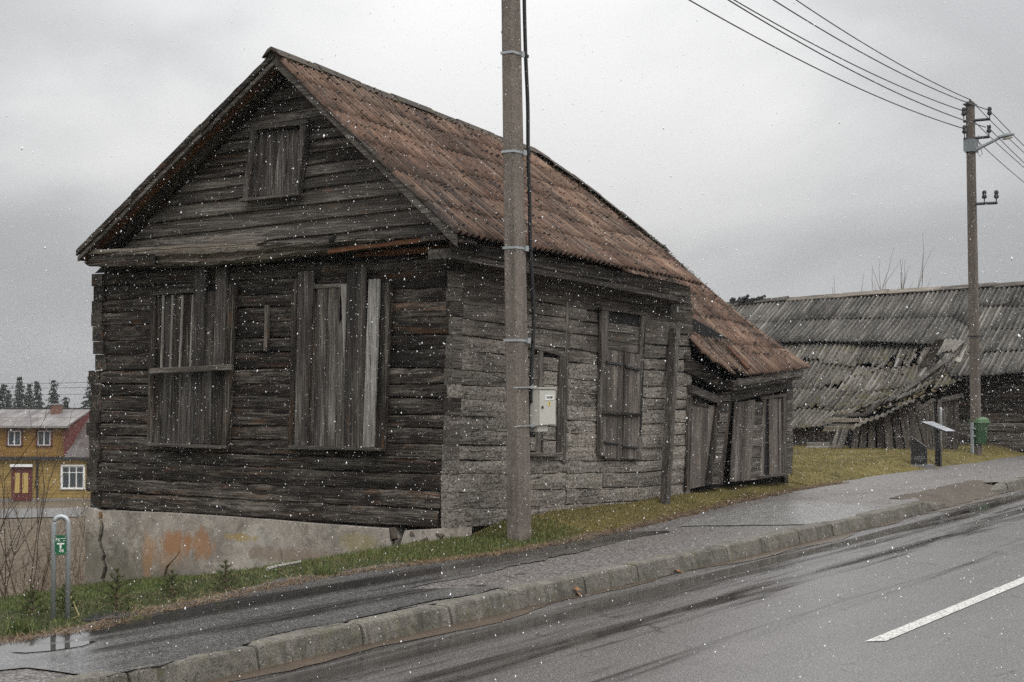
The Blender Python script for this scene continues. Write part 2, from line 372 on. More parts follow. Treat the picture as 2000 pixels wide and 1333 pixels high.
def wet_asphalt(name, base, var, r_dry, r_wet, puddle=None, grain=90, warm=0, wet=.5, spec=.5, bst=.3, speck=.9, crack=.5):
    n = NT(name, .5, spec); p = n.coord((1, 1, 1), False, True)
    sp = n.n('ShaderNodeSeparateXYZ'); n.L(p, sp.inputs[0]); X, Y, Z = sp.outputs
    st = n.noise(n.coord((.28, 1.5, 1), False, True), 1, 6, .62, .4); mid = n.noise(p, 3.5, 5, .6); g = n.noise(p, grain, 3, .7); g2 = n.vor(p, grain*1.2)
    c = n.mix(st, tuple(q*(1-var) for q in base), tuple(q*(1+var) for q in base))
    gb = n.noise(p, grain*.4, 3, .7)
    c = n.mix(n.rng(n.math('ADD', n.math('MULTIPLY', st, .6), n.math('MULTIPLY', mid, .4)), .40, .57, .8, 0), c, tuple(q*.42 for q in base))
    c = n.mix(n.rng(gb, .52, .68, 0, speck), c, tuple(min(1, q*2.6+.02*(1+warm)) for q in base))
    c = n.mix(n.rng(g, .5, .66, 0, speck), c, tuple(min(1, q*2.8+.02*(1+warm)) for q in base))
    c = n.mix(n.rng(g, .48, .34, 0, speck), c, tuple(q*.22 for q in base))
    wv = n.noise(n.coord((2.5, 2.5, 1), False, True), 1, 4, .6, 0, True); wa = n.n('ShaderNodeVectorMath'); wa.operation = 'MULTIPLY_ADD'; n.L(wv, wa.inputs[0]); wa.inputs[1].default_value = (.55, .55, 0); n.L(p, wa.inputs[2])
    cv = n.vor(wa.outputs[0], .75, 'DISTANCE_TO_EDGE'); ckm = n.math('MULTIPLY', n.rng(cv, .004, .011, 1, 0), n.rng(mid, .5, .58, 0, crack))
    c = n.mix(ckm, c, tuple(q*.12 for q in base))
    wm = n.rng(n.math('ADD', n.math('MULTIPLY', st, .7), n.math('MULTIPLY', mid, .3)), .5-wet*.2, .62-wet*.2)
    rough = n.mix(wm, (r_dry,)*3, (r_wet,)*3)
    h = n.math('ADD', n.math('MULTIPLY', g, .5), n.math('MULTIPLY', g2, -.4)); bs = n.math('MULTIPLY', h, 1)
    if puddle:
        t = n.math('MAXIMUM', n.math('SUBTRACT', X, 16), 0); yb = n.math('SUBTRACT', Y, n.math('MULTIPLY', t, .034)); pm = None
        for (yc, wd, thr, sx) in puddle:
            s2 = n.noise(n.coord((sx, 7, 1), False, True), 1, 5, .6, .5)
            gs = n.rng(n.math('ABSOLUTE', n.math('SUBTRACT', yb, yc)), 0, wd, .34, -.12)
            m1 = n.rng(n.math('ADD', n.math('ADD', s2, gs), n.math('MULTIPLY', n.math('SUBTRACT', g, .5), .45)), thr, thr+.22); pm = m1 if pm is None else n.math('MAXIMUM', pm, m1)
        rough = n.mix(pm, rough, (.06,)*3); c = n.mix(n.math('MULTIPLY', pm, .85), c, tuple(q*.18 for q in base))
        bs = n.math('MULTIPLY', h, n.math('SUBTRACT', 1, n.math('MULTIPLY', pm, .93)))
    n.bump(bs, bst, .006)
    m = n.done(c); n.L(rough, n.b.inputs['Roughness']); return m
def strip(name, xs, ya, yb, z, mat, kind='structure', ny_=6, rag=0):
    v = []; 
    for X in xs:
        a, b = ya(X), yb(X)
        for j in range(ny_+1):
            t = j/ny_; v.append((X, a+(b-a)*t + (R.uniform(-rag, rag) if rag and j in (0, ny_) else 0), z(X, a+(b-a)*t) if callable(z) else z))
    k = ny_+1; f = [(i*k+j, (i+1)*k+j, (i+1)*k+j+1, i*k+j+1) for i in range(len(xs)-1) for j in range(ny_)]
    return arr(name, v, f, mat, kind, smooth=True)
KY = 6.28
m_road = wet_asphalt('wet_road_asphalt', (.088, .081, .078), .3, .42, .24, [(5.84, .50, .58, .3), (5.2, .6, .68, .4), (4.3, .5, .78, .3), (1.7, 1.5, .80, .5)], 110, wet=.6, crack=.7)
xs = np.concatenate([np.arange(-40, 3, 3), np.arange(3, 45, .5), np.arange(45, 200, 6)])
strip('road', xs, lambda X: .35+float(bend(X)), lambda X: KY+.02+float(bend(X)), lambda X, y: .0, m_road)
m_line = NT('worn_white_road_paint', .6, .3); p_ = m_line.coord((1, 1, 1), False, True)
g_ = m_line.noise(p_, 60, 4, .75)
m_line = m_line.done(m_line.mix(m_line.rng(g_, .38, .56), (.10, .095, .09), (.62, .61, .57)))
def dash(x0, x1):
    pts = [(X, 3.5 + float(bend(X))) for X in np.linspace(x0, x1, 9)]
    v = []; 
    for X, Y in pts: v += [(X-.05, Y+.055, .0045), (X+.05, Y-.055, .0045)]
    arr('road_marking', v, [(2*i, 2*i+1, 2*i+3, 2*i+2) for i in range(8)], m_line, 'structure')
dash(10.13, 16.2); dash(22.2, 28.2)
# pavement
m_pave = wet_asphalt('old_gravelly_asphalt', (.085, .075, .069), .25, .6, .4, None, 55, 1, .35, .4, crack=.9)
m_patch = wet_asphalt('smooth_wet_asphalt', (.085, .082, .08), .3, .42, .22, [(7.5, .42, .50, .25), (6.9, .4, .68, .3)], 100, 0, .8, bst=.2)
m_pale = wet_asphalt('pale_wet_asphalt', (.17, .168, .162), .3, .4, .22, None, 100, 0, .8, bst=.2)
strip('pavement', xs, lambda X: KY+.13+float(bend(X))+.30*float(sm(X, 21.0, 21.5)*(1-sm(X, 24.9, 25.3))), lambda X: float(edge(X))+.12, lambda X, y: .1375+.003*math.sin(X*1.7+y*3), m_pave, ny_=8, rag=.05)
def patch(pts, z, m, jit=.02):
    P = [hz(x, y, z) for x, y in pts]; out = []
    for a, b in zip(P, P[1:]+P[:1]):
        k = max(2, int((b-a).length/.1)); w1, w2 = R.uniform(0, 6), R.uniform(3, 6)
        for i in range(k):
            p = a.lerp(b, i/k); s_ = math.sin(w1+p.x*w2)*.03; out.append((p.x+R.uniform(-jit, jit), p.y+s_+R.uniform(-jit, jit), z))
    mb = MB(); mb.add(out, [tuple(range(len(out)))]); obj('asphalt_patch', mb, m, kind='structure')
# smooth strips laid over the old surface (surveyed outlines)
patch([(-120, 1318), (60, 1306), (215, 1322), (340, 1295), (520, 1245), (700, 1205), (860, 1172), (985, 1146), (800, 1150), (930, 1122), (1070, 1092), (1165, 1068), (1310, 1037), (1160, 1040), (1000, 1077), (860, 1100), (770, 1100), (560, 1130), (440, 1157), (300, 1191), (150, 1232), (0, 1255), (-120, 1272)], .1445, m_patch)
patch([(1320, 1028), (1390, 1006), (1460, 988), (1535, 977), (1640, 982), (1722, 993), (1655, 1012), (1580, 1024), (1440, 1026)], .1445, m_pale)
# puddle on the pavement near the marker post
mb = MB(); pp = [(20, 1273), (60, 1262), (110, 1258), (160, 1253), (190, 1252), (160, 1262), (100, 1271), (50, 1275)]
P = [hz(x, y, .149) for x, y in pp]; mb.add(P, [tuple(range(len(P)))])
m_w = NT('still_water', .02, .6); m_w = m_w.done((.03, .028, .025)); obj('puddle', mb, m_w, kind='structure')
# silt along the gutter
m_silt = concrete('wet_gutter_silt', (.05, .036, .025), (.11, .08, .055), 2, .6, rough=.35, world=True)
strip('gutter_silt', np.arange(2, 27, .16), lambda X: KY-.02+float(bend(X))-.10-.07*math.sin(X*.9)-.05*math.sin(X*2.7+1)-.03*R.random(), lambda X: KY+.03+float(bend(X)), .0042, m_silt, ny_=2)
# kerb of one-metre stones
kb = bpy.data.objects.new('kerb', None); COL.objects.link(kb); kb['kind'] = 'structure'
def kerb_stone(x0, x1, drop0=0, drop1=0, far=False):
    mb = MB(); rings = []; N = 15; dz, dy = R.uniform(-.007, .006), R.uniform(-.009, .009); tl = R.uniform(-.006, .006)
    for i in range(N):
        t = i/(N-1); X = x0+.011+(x1-x0-.022)*t; yb = KY+float(bend(X))+dy+tl*(t-.5); d = drop0+(drop1-drop0)*t
        e = .012 if i in (0, N-1) else 0; r = lambda s=.0028: R.uniform(-s, s)
        zt = .148+dz-e-d
        rings.append([(X, yb+.15, -.05), (X, yb+.15, zt-.002), (X, yb+.04, zt+.002+r()), (X, yb+.014+r(), zt-.002+r()), (X, yb+.003+r(), zt-.016+r()), (X, yb-.012+r(.005), .06+r()), (X, yb-.02+r(), .0), (X, yb-.02, -.05)])
    mb.loft(rings); return obj('kerb_stone', mb, M['kerb'], kb)
J = []
for px in (258, 505, 708, 880, 1015, 1143, 1245, 1340, 1420, 1493, 1560, 1625, 1688, 1745, 1800):
    q = (px-1000)/3100; k = (.8489+.5284*q)/(.5284-.8489*q); x_ = 6.27*k
    for _ in range(8): x_ = (6.27+float(bend(x_)))*k
    J.append(x_)
J = [J[0]-1.02*k for k in range(7, 0, -1)] + J
J.append(J[-1]+1.0)
for a, b in zip(J[:-2], J[1:-1]): kerb_stone(a, b)
kerb_stone(J[-2], J[-1]+.1, 0, .085)
kerb_stone(24.75, 25.3, .09, .02)
for i in range(14): kerb_stone(25.3+i*1.0, 26.3+i*1.0)
# trodden soil ramp where the kerb is interrupted
m_soil = concrete('wet_brown_soil', (.055, .042, .030), (.12, .095, .07), 2, .7, rough=.7, world=True, bumpd=.02)
strip('soil_ramp', np.arange(20.9, 25.6, .12), lambda X: KY-.03+float(bend(X))-.05*R.random(), lambda X: KY+.55+float(bend(X))+.1*R.random(), lambda X, y: .006+.136*float(sm(y-KY-float(bend(X)), -.05, .4))+.006*R.random(), m_soil, ny_=5)
# distant road in the valley
m_far = concrete('distant_tarmac', (.11, .107, .103), (.17, .165, .16), .3, .2, world=True)
def valley_strip(name, d0, d1, dz, mat):
    v = []
    for u in np.linspace(-90, 110, 60):
        for d in (d0, d1):
            p = Vector((FWD.x, FWD.y, 0)).normalized()*d + RT*u; v.append((p.x, p.y, float(GZ(p.x, p.y))+dz))
    arr(name, v, [(2*i, 2*i+2, 2*i+3, 2*i+1) for i in range(59)], mat, 'structure')
valley_strip('valley_road', 76, 82, .06, m_far)
# ------------------------------------------------------------------ the old log house
FX, SY = 13.33, 9.05                       # front wall plane x, street wall plane y
HR = thing('log_house', 'dilapidated dark log house with rusty corrugated gable roof and boarded windows', 'house', (FX, 11.5, .22))
def V(*a): return Vector(a)
ZB = [.225]
hs_ = [.20, .185, .19, .15, .17, .165, .15, .185, .145, .17, .20, .16, .19, .165, .15, .18, .16]
for h in hs_: ZB.append(ZB[-1]+h)
k_ = (2.99-.225)/(ZB[-1]-.225); ZB = [.225+(z-.225)*k_ for z in ZB]; NL = len(ZB)-1
def lean(z): return -.028*(z-.225)         # the whole front leans towards the street
def drop(X): return -.042*(min(X, 17.6)-FX) - .012*max(0, X-17.6)
def log(p0, p1, z0, z1, out, mats, seg=26, amp=.009, dep=.16, zf=None, par=HR, name='log', bev=.012, gr=1.):
    p0, p1, out = Vector(p0), Vector(p1), Vector(out); mb = MB(); rings = []; ph = R.uniform(0, 9); tilt = R.uniform(-.006, .006)
    for i in range(seg+1):
        t = i/seg; p = p0.lerp(p1, t); z = zf(p) if zf else 0
        w0 = math.sin(ph+t*5)*.006+R.uniform(-amp, amp)*.5; w1 = math.sin(ph+t*7+2)*.006+R.uniform(-amp, amp)*.5
        o = math.sin(ph*2+t*6)*.008+R.uniform(-amp, amp); a, b = z0+z+w0+.002, z1+z+w1-.002; h = b-a
        if i in (0, seg): o -= .008
        r = lambda s=amp*.6: R.uniform(-s, s)
        rings.append([V(*p.xy, a-.01)-out*dep, V(*p.xy, a-.01)-out*.05, V(*p.xy, a+.002*gr)+out*(o-.016*gr), V(*p.xy, a+bev)+out*(o-.002+tilt+r()), V(*p.xy, a+h*.38)+out*(o+.004+r()), V(*p.xy, a+h*.66)+out*(o+.004+r()), V(*p.xy, b-bev)+out*(o-.002-tilt+r()), V(*p.xy, b-.003*gr)+out*(o-.013*gr), V(*p.xy, b+.008)-out*.05, V(*p.xy, b+.008)-out*dep])
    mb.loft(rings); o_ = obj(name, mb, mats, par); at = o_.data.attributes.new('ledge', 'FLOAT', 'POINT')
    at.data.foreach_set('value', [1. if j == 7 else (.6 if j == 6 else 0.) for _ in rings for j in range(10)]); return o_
# front wall logs
for i in range(NL):
    z0, z1 = ZB[i], ZB[i+1]; zm = (z0+z1)/2
    yr = SY + .075 + (.03 if i % 2 else .0) + lean(zm)*1.0 + (.07 if i == 0 else 0) + R.uniform(-.012, .012)
    yl = hx(197, 800, FX).y + lean(zm)*.6 + .03 + R.uniform(-.03, .05)
    mt = M['dark_y']
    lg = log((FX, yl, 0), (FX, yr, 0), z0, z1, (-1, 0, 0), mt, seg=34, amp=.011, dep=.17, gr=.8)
    if i == 0: lg['label'] = 'greyish split sill log'
    # squared log ends of the hidden far wall, seen stepping out at the left corner
    mb = MB(); mb.box((FX+.05+R.uniform(-.01, .02), yl+.02+R.uniform(0, .06), zm), (.16, .17, (z1-z0)*R.uniform(.93, 1.0))); obj('log_end', mb, M['dark_x'], HR)
# street wall logs (they sink towards the far end)
XE = 18.86
W3 = (hy(1040, 690, SY).x, hy(1102, 690, SY).x); W4 = (hy(1176, 650, SY).x, hy(1258, 650, SY).x)
for i in range(NL):
    z0, z1 = ZB[i], ZB[i+1]; zm = (z0+z1)/2; L_ = lean(zm)*.9
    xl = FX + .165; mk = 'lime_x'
    if True:
        mb = MB(); o_ = R.uniform(-.006, .012); mb.box((FX+.085+o_, SY+.05+L_+R.uniform(-.004, .006), zm), (.17, .10, (z1-z0)*R.uniform(.95, 1.0))); obj('log_end', mb, M[R.choice(('grey_x', 'lime_x', 'dark_x'))], HR)
    segs = [(xl, W3[1]+.03 + R.uniform(-.01, .01)), (W3[1]+.045, W4[0]), (W4[0]+.01, XE + (R.uniform(-.02, .12)))] if i < NL-3 else [(xl, 15.6+R.random()), (None, XE+R.uniform(0, .1))]
    for j, (a, b) in enumerate(segs):
        if a is None: a = segs[0][1]+.012
        gap = R.uniform(0, .006) if j == 2 else 0
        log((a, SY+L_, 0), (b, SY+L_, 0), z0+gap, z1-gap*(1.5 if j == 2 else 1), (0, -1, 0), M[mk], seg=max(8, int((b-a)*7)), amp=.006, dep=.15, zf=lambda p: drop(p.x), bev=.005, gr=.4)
# hidden walls that close the house
for i in range(0, NL, 3):
    z0, z1 = ZB[i], ZB[min(NL, i+3)]
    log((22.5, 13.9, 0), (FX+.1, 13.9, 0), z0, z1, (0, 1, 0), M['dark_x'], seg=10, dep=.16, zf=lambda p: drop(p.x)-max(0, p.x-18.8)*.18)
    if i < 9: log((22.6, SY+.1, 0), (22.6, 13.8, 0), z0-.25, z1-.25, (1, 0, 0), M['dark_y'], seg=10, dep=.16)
# ---- gable: overlapping boards between the two verges
AP, RE, LE = V(12.95, 11.015, 5.20), V(12.95, 8.684, 3.175), V(12.95, 13.972, 3.215)
def vy(z, side, dz=.10):                            # verge y at height z on the gable wall
    a, b = AP, (RE if side < 0 else LE); t = (a.z-z-dz)/(a.z-b.z); return a.y+(b.y-a.y)*t
GX_ = FX-.035
zs = [3.12]
while zs[-1] < 4.98: zs.append(zs[-1] + (.16 if len(zs) < 5 else .122)*R.uniform(.88, 1.12))
W5 = [hx(x, y, GX_) for x, y in ((493, 246), (595, 236), (578, 380), (474, 389))]
for z0, z1 in zip(zs[:-1], zs[1:]):
    def zt(y, z): return z+.032*(11.2-y)
    for part in range(1):
        yl0, yl1 = vy(z0, 1)-.02, vy(z1, 1)-.03; yr0, yr1 = vy(z0, -1)+.0, vy(z1, -1)+.0
        mb = MB(); tone = 'grey_y' if z0 < 3.75 or R.random() < .6 else 'dark_y'
        d = GX_ - R.uniform(0, .012)
        mb.board(V(d-.026, yl0, zt(yl0, z0)-.012), V(d-.026, yr0, zt(yr0, z0)-.012), V(d+.012, yl1, zt(yl1, z1)), V(d+.012, yr1, zt(yr1, z1)), V(-1, 0, .1), .035, seg=16, jit=.005, bev=.008, wob=.004)
        obj('gable_board', mb, M[tone], HR)
mb = MB(); mb.add([V(FX+.02, vy(3.0, 1), 3.0), V(FX+.02, vy(3.0, -1), 3.0), V(FX+.02, 11.0, 5.04)], [(0, 1, 2)]); obj('gable_backing', mb, M['black'], HR)
mb = MB(); mb.box((FX+.12, 11.5, 3.04), (.17, 5.0, .34)); obj('wall_plate', mb, M['dark_y'], HR)
# attic hatch
def fx(x, y, d=0): return hx(x, y, FX-d)
def sy(x, y, d=0):                          # street wall surface, which leans like the logs
    p = hy(x, y, SY-d)
    if p.x < 18.9:
        for _ in range(3): p = hy(x, y, SY+lean(p.z)*.9-d)
    return p
def wpart(parent, name, tl, tr, br, bl, d, t, mat, pl=fx, seg=6, jit=.003, bev=.006, n=None, wob=.002, bulge=0):
    vert = abs(tl[1]-bl[1]) > abs(tl[0]-tr[0])
    A, B, C, D = [pl(*p, d) for p in (tl, tr, br, bl)]; n = n or (V(-1, 0, 0) if pl is fx else V(0, -1, 0)); mb = MB()
    if vert: mb.board(A, D, B, C, n, t, seg, jit, bev, bulge, wob)
    else: mb.board(A, B, D, C, n, t, seg, jit, bev, bulge, wob)
    return obj(name, mb, mat, parent)
def opening(name, tl, tr, br, bl, d, mat, pl=fx, t=.02): return wpart(HR, name, tl, tr, br, bl, d, t, mat, pl, 2, 0, .001, wob=0)
w = opening('window', (492, 246), (596, 236), (579, 379), (474, 388), .068, M['black'])
for x0, x1, u0, u1 in ((500, 521, 482, 504), (521.5, 548, 504.5, 529), (548.5, 568, 529.5, 551), (568.5, 588, 551.5, 574)):
    wpart(w, 'plank', (x0, 256), (x1, 254), (u1, 381), (u0, 384), .082, .015, M['plank_z'], seg=5, jit=.002)
wpart(w, 'frame_board', (490, 245), (501, 244), (485, 388), (472, 390), .15, .09, M['plank_z'])
wpart(w, 'frame_board', (587, 237), (598, 233), (581, 380), (571, 381), .15, .09, M['plank_z'])
wpart(w, 'frame_board', (489, 244), (599, 232), (597, 243), (490, 256), .156, .09, M['grey_y'])
wpart(w, 'sill', (468, 388), (583, 376), (583, 382), (468, 394), .17, .10, M['grey_y'])
# cornice: a rotten beam and its cover boards across the gable foot
mb = MB(); rings = []; lowpx = [(158, 521), (300, 522), (408, 521), (500, 512), (620, 497), (760, 480), (893, 463)]
for i in range(41):
    t = i/40; px = 172+t*722; lo = hx(px, np.interp(px, [a for a, b in lowpx], [b for a, b in lowpx]), 13.12); top = hx(px, 494-(px-172)*.052, 13.12)
    y = lo.y; a, b = lo.z, max(top.z, lo.z+.06); h = b-a; r = lambda s=.014: R.uniform(-s, s)
    rings.append([V(13.42, y, a+.02), V(13.2, y, a+r()), V(13.1+r(), y, a+.01), V(13.055+r(), y, a+h*.22+r()), V(13.085+r(), y, a+h*.4), V(13.03+r(), y, a+h*.62+r()), V(13.05+r(), y, b-.03), V(13.12+r(), y, b+r()), V(13.3, y, b+.02), V(13.42, y, b+.02)])
mb.loft(rings); o = obj('cornice_beam', mb, M['raw_y'], HR); o['label'] = 'rotten sagging cornice beam'
wpart(HR, 'cornice_board', (158, 490), (520, 471), (505, 476), (158, 499), .36, .03, M['raw_y'], jit=.012, seg=14, wob=.008)
wpart(HR, 'cornice_board', (505, 472), (890, 448), (893, 456), (500, 480), .34, .03, M['grey_y'], jit=.014, seg=14, wob=.008)
wpart(HR, 'cornice_board', (620, 468), (700, 463), (690, 471), (625, 477), .345, .03, M['dark_y'], jit=.01, seg=5)
wpart(HR, 'cornice_board', (173, 501), (300, 496), (300, 520), (173, 521), .33, .03, M['dark_y'], seg=5)
wpart(HR, 'cornice_board', (640, 487), (893, 456), (893, 465), (640, 496), .31, .03, M['orange_y'], jit=.006, seg=10)
wpart(HR, 'peg', (642, 463), (652, 462), (652, 471), (642, 472), .37, .08, M['black'], seg=2)
# front windows, boarded up
w = opening('window', (296, 572), (458, 560), (442, 872), (290, 868), .028, M['black'])
w['label'] = 'boarded front window with a long crossbar'
Pz, Gz, Dz, Sz = M['plank_z'], M['grey_z'], M['dark_z'], M['silver_z']
wpart(w, 'frame_board', (293, 568), (303, 567), (297, 868), (286, 868), .085, .055, Dz)
wpart(w, 'frame_board', (446, 556), (459, 553), (444, 873), (432, 872), .085, .055, Dz)
wpart(w, 'frame_board', (298, 570), (384, 563), (384, 571), (298, 578), .09, .05, M['grey_y'])
for x0, x1, u0, u1 in ((304, 318, 300, 314), (319, 336, 314.5, 331), (337, 356, 331.5, 350), (357, 377, 350.5, 372)):
    wpart(w, 'plank', (x0, 577), (x1, 575), (u1, 720), (u0, 721), .05+R.uniform(-.006, .006), .02, Dz if x0 != 319 else Pz, jit=.003)
for x0, x1, u0, u1 in ((300, 316, 294, 311), (316.5, 333, 311.5, 329), (334, 352, 329.5, 349), (352.5, 373, 349.5, 371), (374, 397, 371.5, 396), (398, 413, 396.5, 411), (413.5, 440, 411.5, 433)):
    wpart(w, 'plank', (x0, 722), (x1, 720), (u1, 868), (u0, 866), .052+R.uniform(-.006, .012), .02, Pz if R.random() < .7 else Dz, jit=.003)
for x0, u0 in ((316, 312), (334.5, 329.5), (354, 348), (374, 369)): wpart(w, 'batten', (x0, 577), (x0+3.4, 577), (u0+3.2, 719), (u0, 719), .085, .02, M['pale_z'], jit=.002)
for x0, u0 in ((331, 326.5), (350, 346.5), (395, 394)): wpart(w, 'batten', (x0, 731), (x0+3, 731), (u0+2.6, 866), (u0, 866), .075, .02, M['grey_z'], jit=.002)
wpart(w, 'plank', (402, 571), (420, 569), (414, 716), (397, 717), .055, .02, Gz)
wpart(w, 'plank', (378, 522), (401, 521), (396, 717), (373, 718), .115, .03, Pz, seg=10)['label'] = 'long mossy plank rising above the frame'
wpart(w, 'plank', (421, 524), (443, 522), (437, 716), (415, 717), .115, .03, Pz, seg=10)
wpart(w, 'crossbar', (292, 720), (453, 712), (452, 723), (292, 731), .15, .03, M['grey_y'], seg=10, jit=.003)
wpart(w, 'sill', (286, 865), (444, 871), (442, 878), (286, 872), .11, .06, M['grey_y'])
w = opening('window', (574, 552), (762, 552), (746, 880), (566, 876), .028, M['black'])
w['label'] = 'boarded front window with one silvery board'
wpart(w, 'frame_board', (570, 548), (581, 548), (572, 878), (562, 878), .085, .055, Dz)
wpart(w, 'frame_board', (752, 552), (763, 552), (748, 881), (738, 880), .085, .055, Dz)
wpart(w, 'frame_board', (612, 556), (700, 552), (700, 560), (612, 565), .08, .05, M['grey_y'])
wpart(w, 'plank', (582, 531), (611, 529), (596, 872), (573, 872), .11, .03, Pz, seg=12, jit=.006)
wpart(w, 'plank', (609, 563), (618, 562), (612, 872), (598, 872), .055, .02, Dz)
wpart(w, 'plank', (619, 562), (640, 561), (632, 872), (612.5, 872), .07, .02, Pz); wpart(w, 'plank', (641, 561), (664, 560), (655, 872), (632.5, 872), .066, .02, Pz)
wpart(w, 'plank', (665, 556), (677, 555), (673, 660), (671, 700), .10, .02, Sz, jit=.005, seg=8)['label'] = 'pale split plank'
wpart(w, 'plank', (661, 640), (676, 600), (671, 874), (655, 874), .085, .02, Gz, seg=8)
wpart(w, 'plank', (678, 527), (700, 525), (688, 874), (672, 874), .095, .025, Pz, seg=10, jit=.005)
wpart(w, 'plank', (699, 522), (715, 521), (706, 874), (685, 874), .13, .025, Gz, seg=10, jit=.007)
wpart(w, 'plank', (719, 546), (741, 545), (729, 874), (707, 874), .12, .03, Sz, seg=12, jit=.004)['label'] = 'silvery white weathered plank'
wpart(w, 'plank', (741, 553), (752, 553), (740, 876), (730, 876), .07, .02, Dz)
wpart(w, 'sill', (562, 871), (746, 876), (744, 882), (562, 878), .14, .08, M['grey_y'])
wpart(HR, 'batten', (516, 596), (523, 596), (521, 686), (514, 686), .05, .04, Dz)
wpart(HR, 'lintel_board', (690, 493), (888, 476), (888, 492), (690, 503), .045, .03, M['orange_y'], seg=8)
# street side: window beside the meter box
w = opening('window', (1038, 680), (1102, 694), (1096, 886), (1036, 886), .018, M['black'], sy)
wpart(w, 'frame_board', (1094, 688), (1104, 691), (1098, 889), (1088, 889), .06, .04, M['grey_z'], sy)
wpart(w, 'frame_board', (1055, 684), (1062, 686), (1057, 888), (1050, 888), .06, .04, M['grey_z'], sy)
wpart(w, 'frame_board', (1036, 672), (1105, 690), (1105, 698), (1036, 680), .065, .045, M['grey_x'], sy)
for i in range(7):
    y0 = 698+i*27; wpart(w, 'infill_board', (1062, y0), (1094, y0+3), (1093, y0+28), (1061, y0+26), .04+R.uniform(-.008, .008), .02, M['lime_x'], sy, seg=3, jit=.004)
    if i < 4 or i > 5: wpart(w, 'infill_board', (1038, y0-6), (1055, y0-3), (1054, y0+22), (1037, y0+20), .035, .02, M['lime_x'], sy, seg=3, jit=.004)
wpart(w, 'sill', (1036, 884), (1100, 885), (1098, 893), (1036, 892), .09, .07, M['grey_x'], sy)
wpart(HR, 'wall_post', (1107, 590), (1112, 591), (1106, 905), (1100, 905), .02, .03, M['grey_z'], sy)
# shuttered street window
w = opening('window', (1180, 606), (1262, 617), (1251, 892), (1174, 890), .02, M['black'], sy)
w['label'] = 'tall street window with iron strapped shutters'
wpart(w, 'frame_board', (1176, 602), (1190, 604), (1185, 893), (1171, 890), .06, .04, M['grey_z'], sy)
wpart(w, 'frame_board', (1256, 614), (1263, 616), (1253, 700), (1250, 700), .06, .04, M['grey_z'], sy)
wpart(w, 'frame_board', (1252, 690), (1258, 690), (1247, 870), (1242, 870), .055, .04, M['grey_z'], sy)
wpart(w, 'frame_board', (1176, 599), (1264, 611), (1264, 617), (1176, 606), .07, .05, M['grey_x'], sy)
for i in range(4):
    y0 = 612+i*18; wpart(w, 'infill_board', (1188, y0), (1256, y0+10), (1255, y0+27), (1187, y0+17), .022+R.uniform(-.006, .006), .02, M['grey_x'], sy, seg=5, jit=.004)
for a in range(3):
    x0 = 1186+a*10.6; wpart(w, 'plank', (x0, 683+a*1.5), (x0+10.2, 684.5+a*1.5), (x0+7.5, 896), (x0-2.7, 895.5), .065, .025, M['shed_z'], sy, jit=.002)
for a in range(3):
    x0 = 1221+a*10.4; wpart(w, 'plank', (x0, 689+a*1.5), (x0+10, 690.5+a*1.5), (x0+6, 897), (x0-4, 897), .06, .025, M['shed_z'], sy, jit=.002)
for q in (((1186, 705), (1216, 711), (1216, 716), (1186, 710)), ((1223, 713), (1254, 720), (1254, 726), (1223, 718)), ((1182, 862), (1210, 865), (1210, 870), (1182, 867)), ((1216, 869), (1246, 873), (1246, 878), (1216, 874))):
    wpart(w, 'hinge_strap', *q, .085, .015, M['iron'], sy, seg=2)
wpart(w, 'crossbar', (1181, 803), (1251, 808), (1251, 814), (1181, 810), .10, .03, M['dark_x'], sy)
wpart(w, 'plank', (1250, 850), (1254, 860), (1253, 900), (1244, 897), .07, .02, M['grey_z'], sy, seg=3)
# leaning prop against the wall
mb = MB(); a, b = hy(1325, 642, SY-.17), hy(1306, 957, SY-.32); b.z = float(GZ(b.x, b.y))-.03; t_ = V(.055, 0, 0)
mb.board(a-t_, b-t_, a+t_, b+t_, V(0, -1, 0), .1, 10, .004, .01, 0, .004); obj('prop_post', mb, M['grey_z'], HR)
# bracket with porcelain insulator at the far corner
mb = MB(); a = sy(1318, 605, .05); mb.box(a, (.05, .08, .07)); br = obj('wire_bracket', mb, M['porcelain'], HR)
mb = MB(); b = sy(1310, 603, .1); mb.tube([b+V(0, 0, .06), b+V(-.06, 0, 0), b+V(-.03, 0, -.07), b+V(.04, 0, -.04)], .008, 5); obj('hook', mb, M['iron'], br)
mb = MB(); b = sy(1338, 605, .05); mb.tube([b+V(-.06, 0, .0), b+V(.05, 0, .0), b+V(.06, 0, .06)], .009, 5); obj('hook', mb, M['iron'], br)
# ---- sunken rear part
w = MB(); w.add([V(18.8, SY+.16, .1), V(22.55, SY+.16, .1), V(22.55, SY+.16, 1.9), V(18.8, SY+.16, 2.7)], [(0, 1, 2, 3)]); obj('wall_backing', w, M['black'], HR)
XR = lambda px: sy(px, 850).x
dr = opening('door', (1350, 788), (1400, 792), (1388, 950), (1343, 955), .0, M['black'], sy)
for a in range(4):
    x0 = 1351+a*11.2; wpart(dr, 'plank', (x0, 793-a*.5), (x0+10.8, 793), (x0+8-a, 953-a*2), (x0-4-a, 955-a*2), .03, .03, M['shed_z'], sy, jit=.002)
wpart(HR, 'door_post', (1349, 752), (1355, 753), (1347, 957), (1340, 958), .05, .08, M['dark_z'], sy)
wpart(HR, 'beam', (1352, 752), (1410, 776), (1406, 790), (1352, 768), .08, .1, M['grey_x'], sy, jit=.004)
wpart(HR, 'beam', (1338, 690), (1425, 750), (1425, 768), (1338, 725), .02, .1, M['dark_x'], sy, jit=.004)
wpart(HR, 'beam', (1355, 780), (1385, 790), (1385, 797), (1355, 792), .04, .05, M['dark_x'], sy)
wpart(HR, 'door_post', (1402, 788), (1411, 780), (1391, 945), (1381, 949), .07, .09, M['dark_z'], sy)
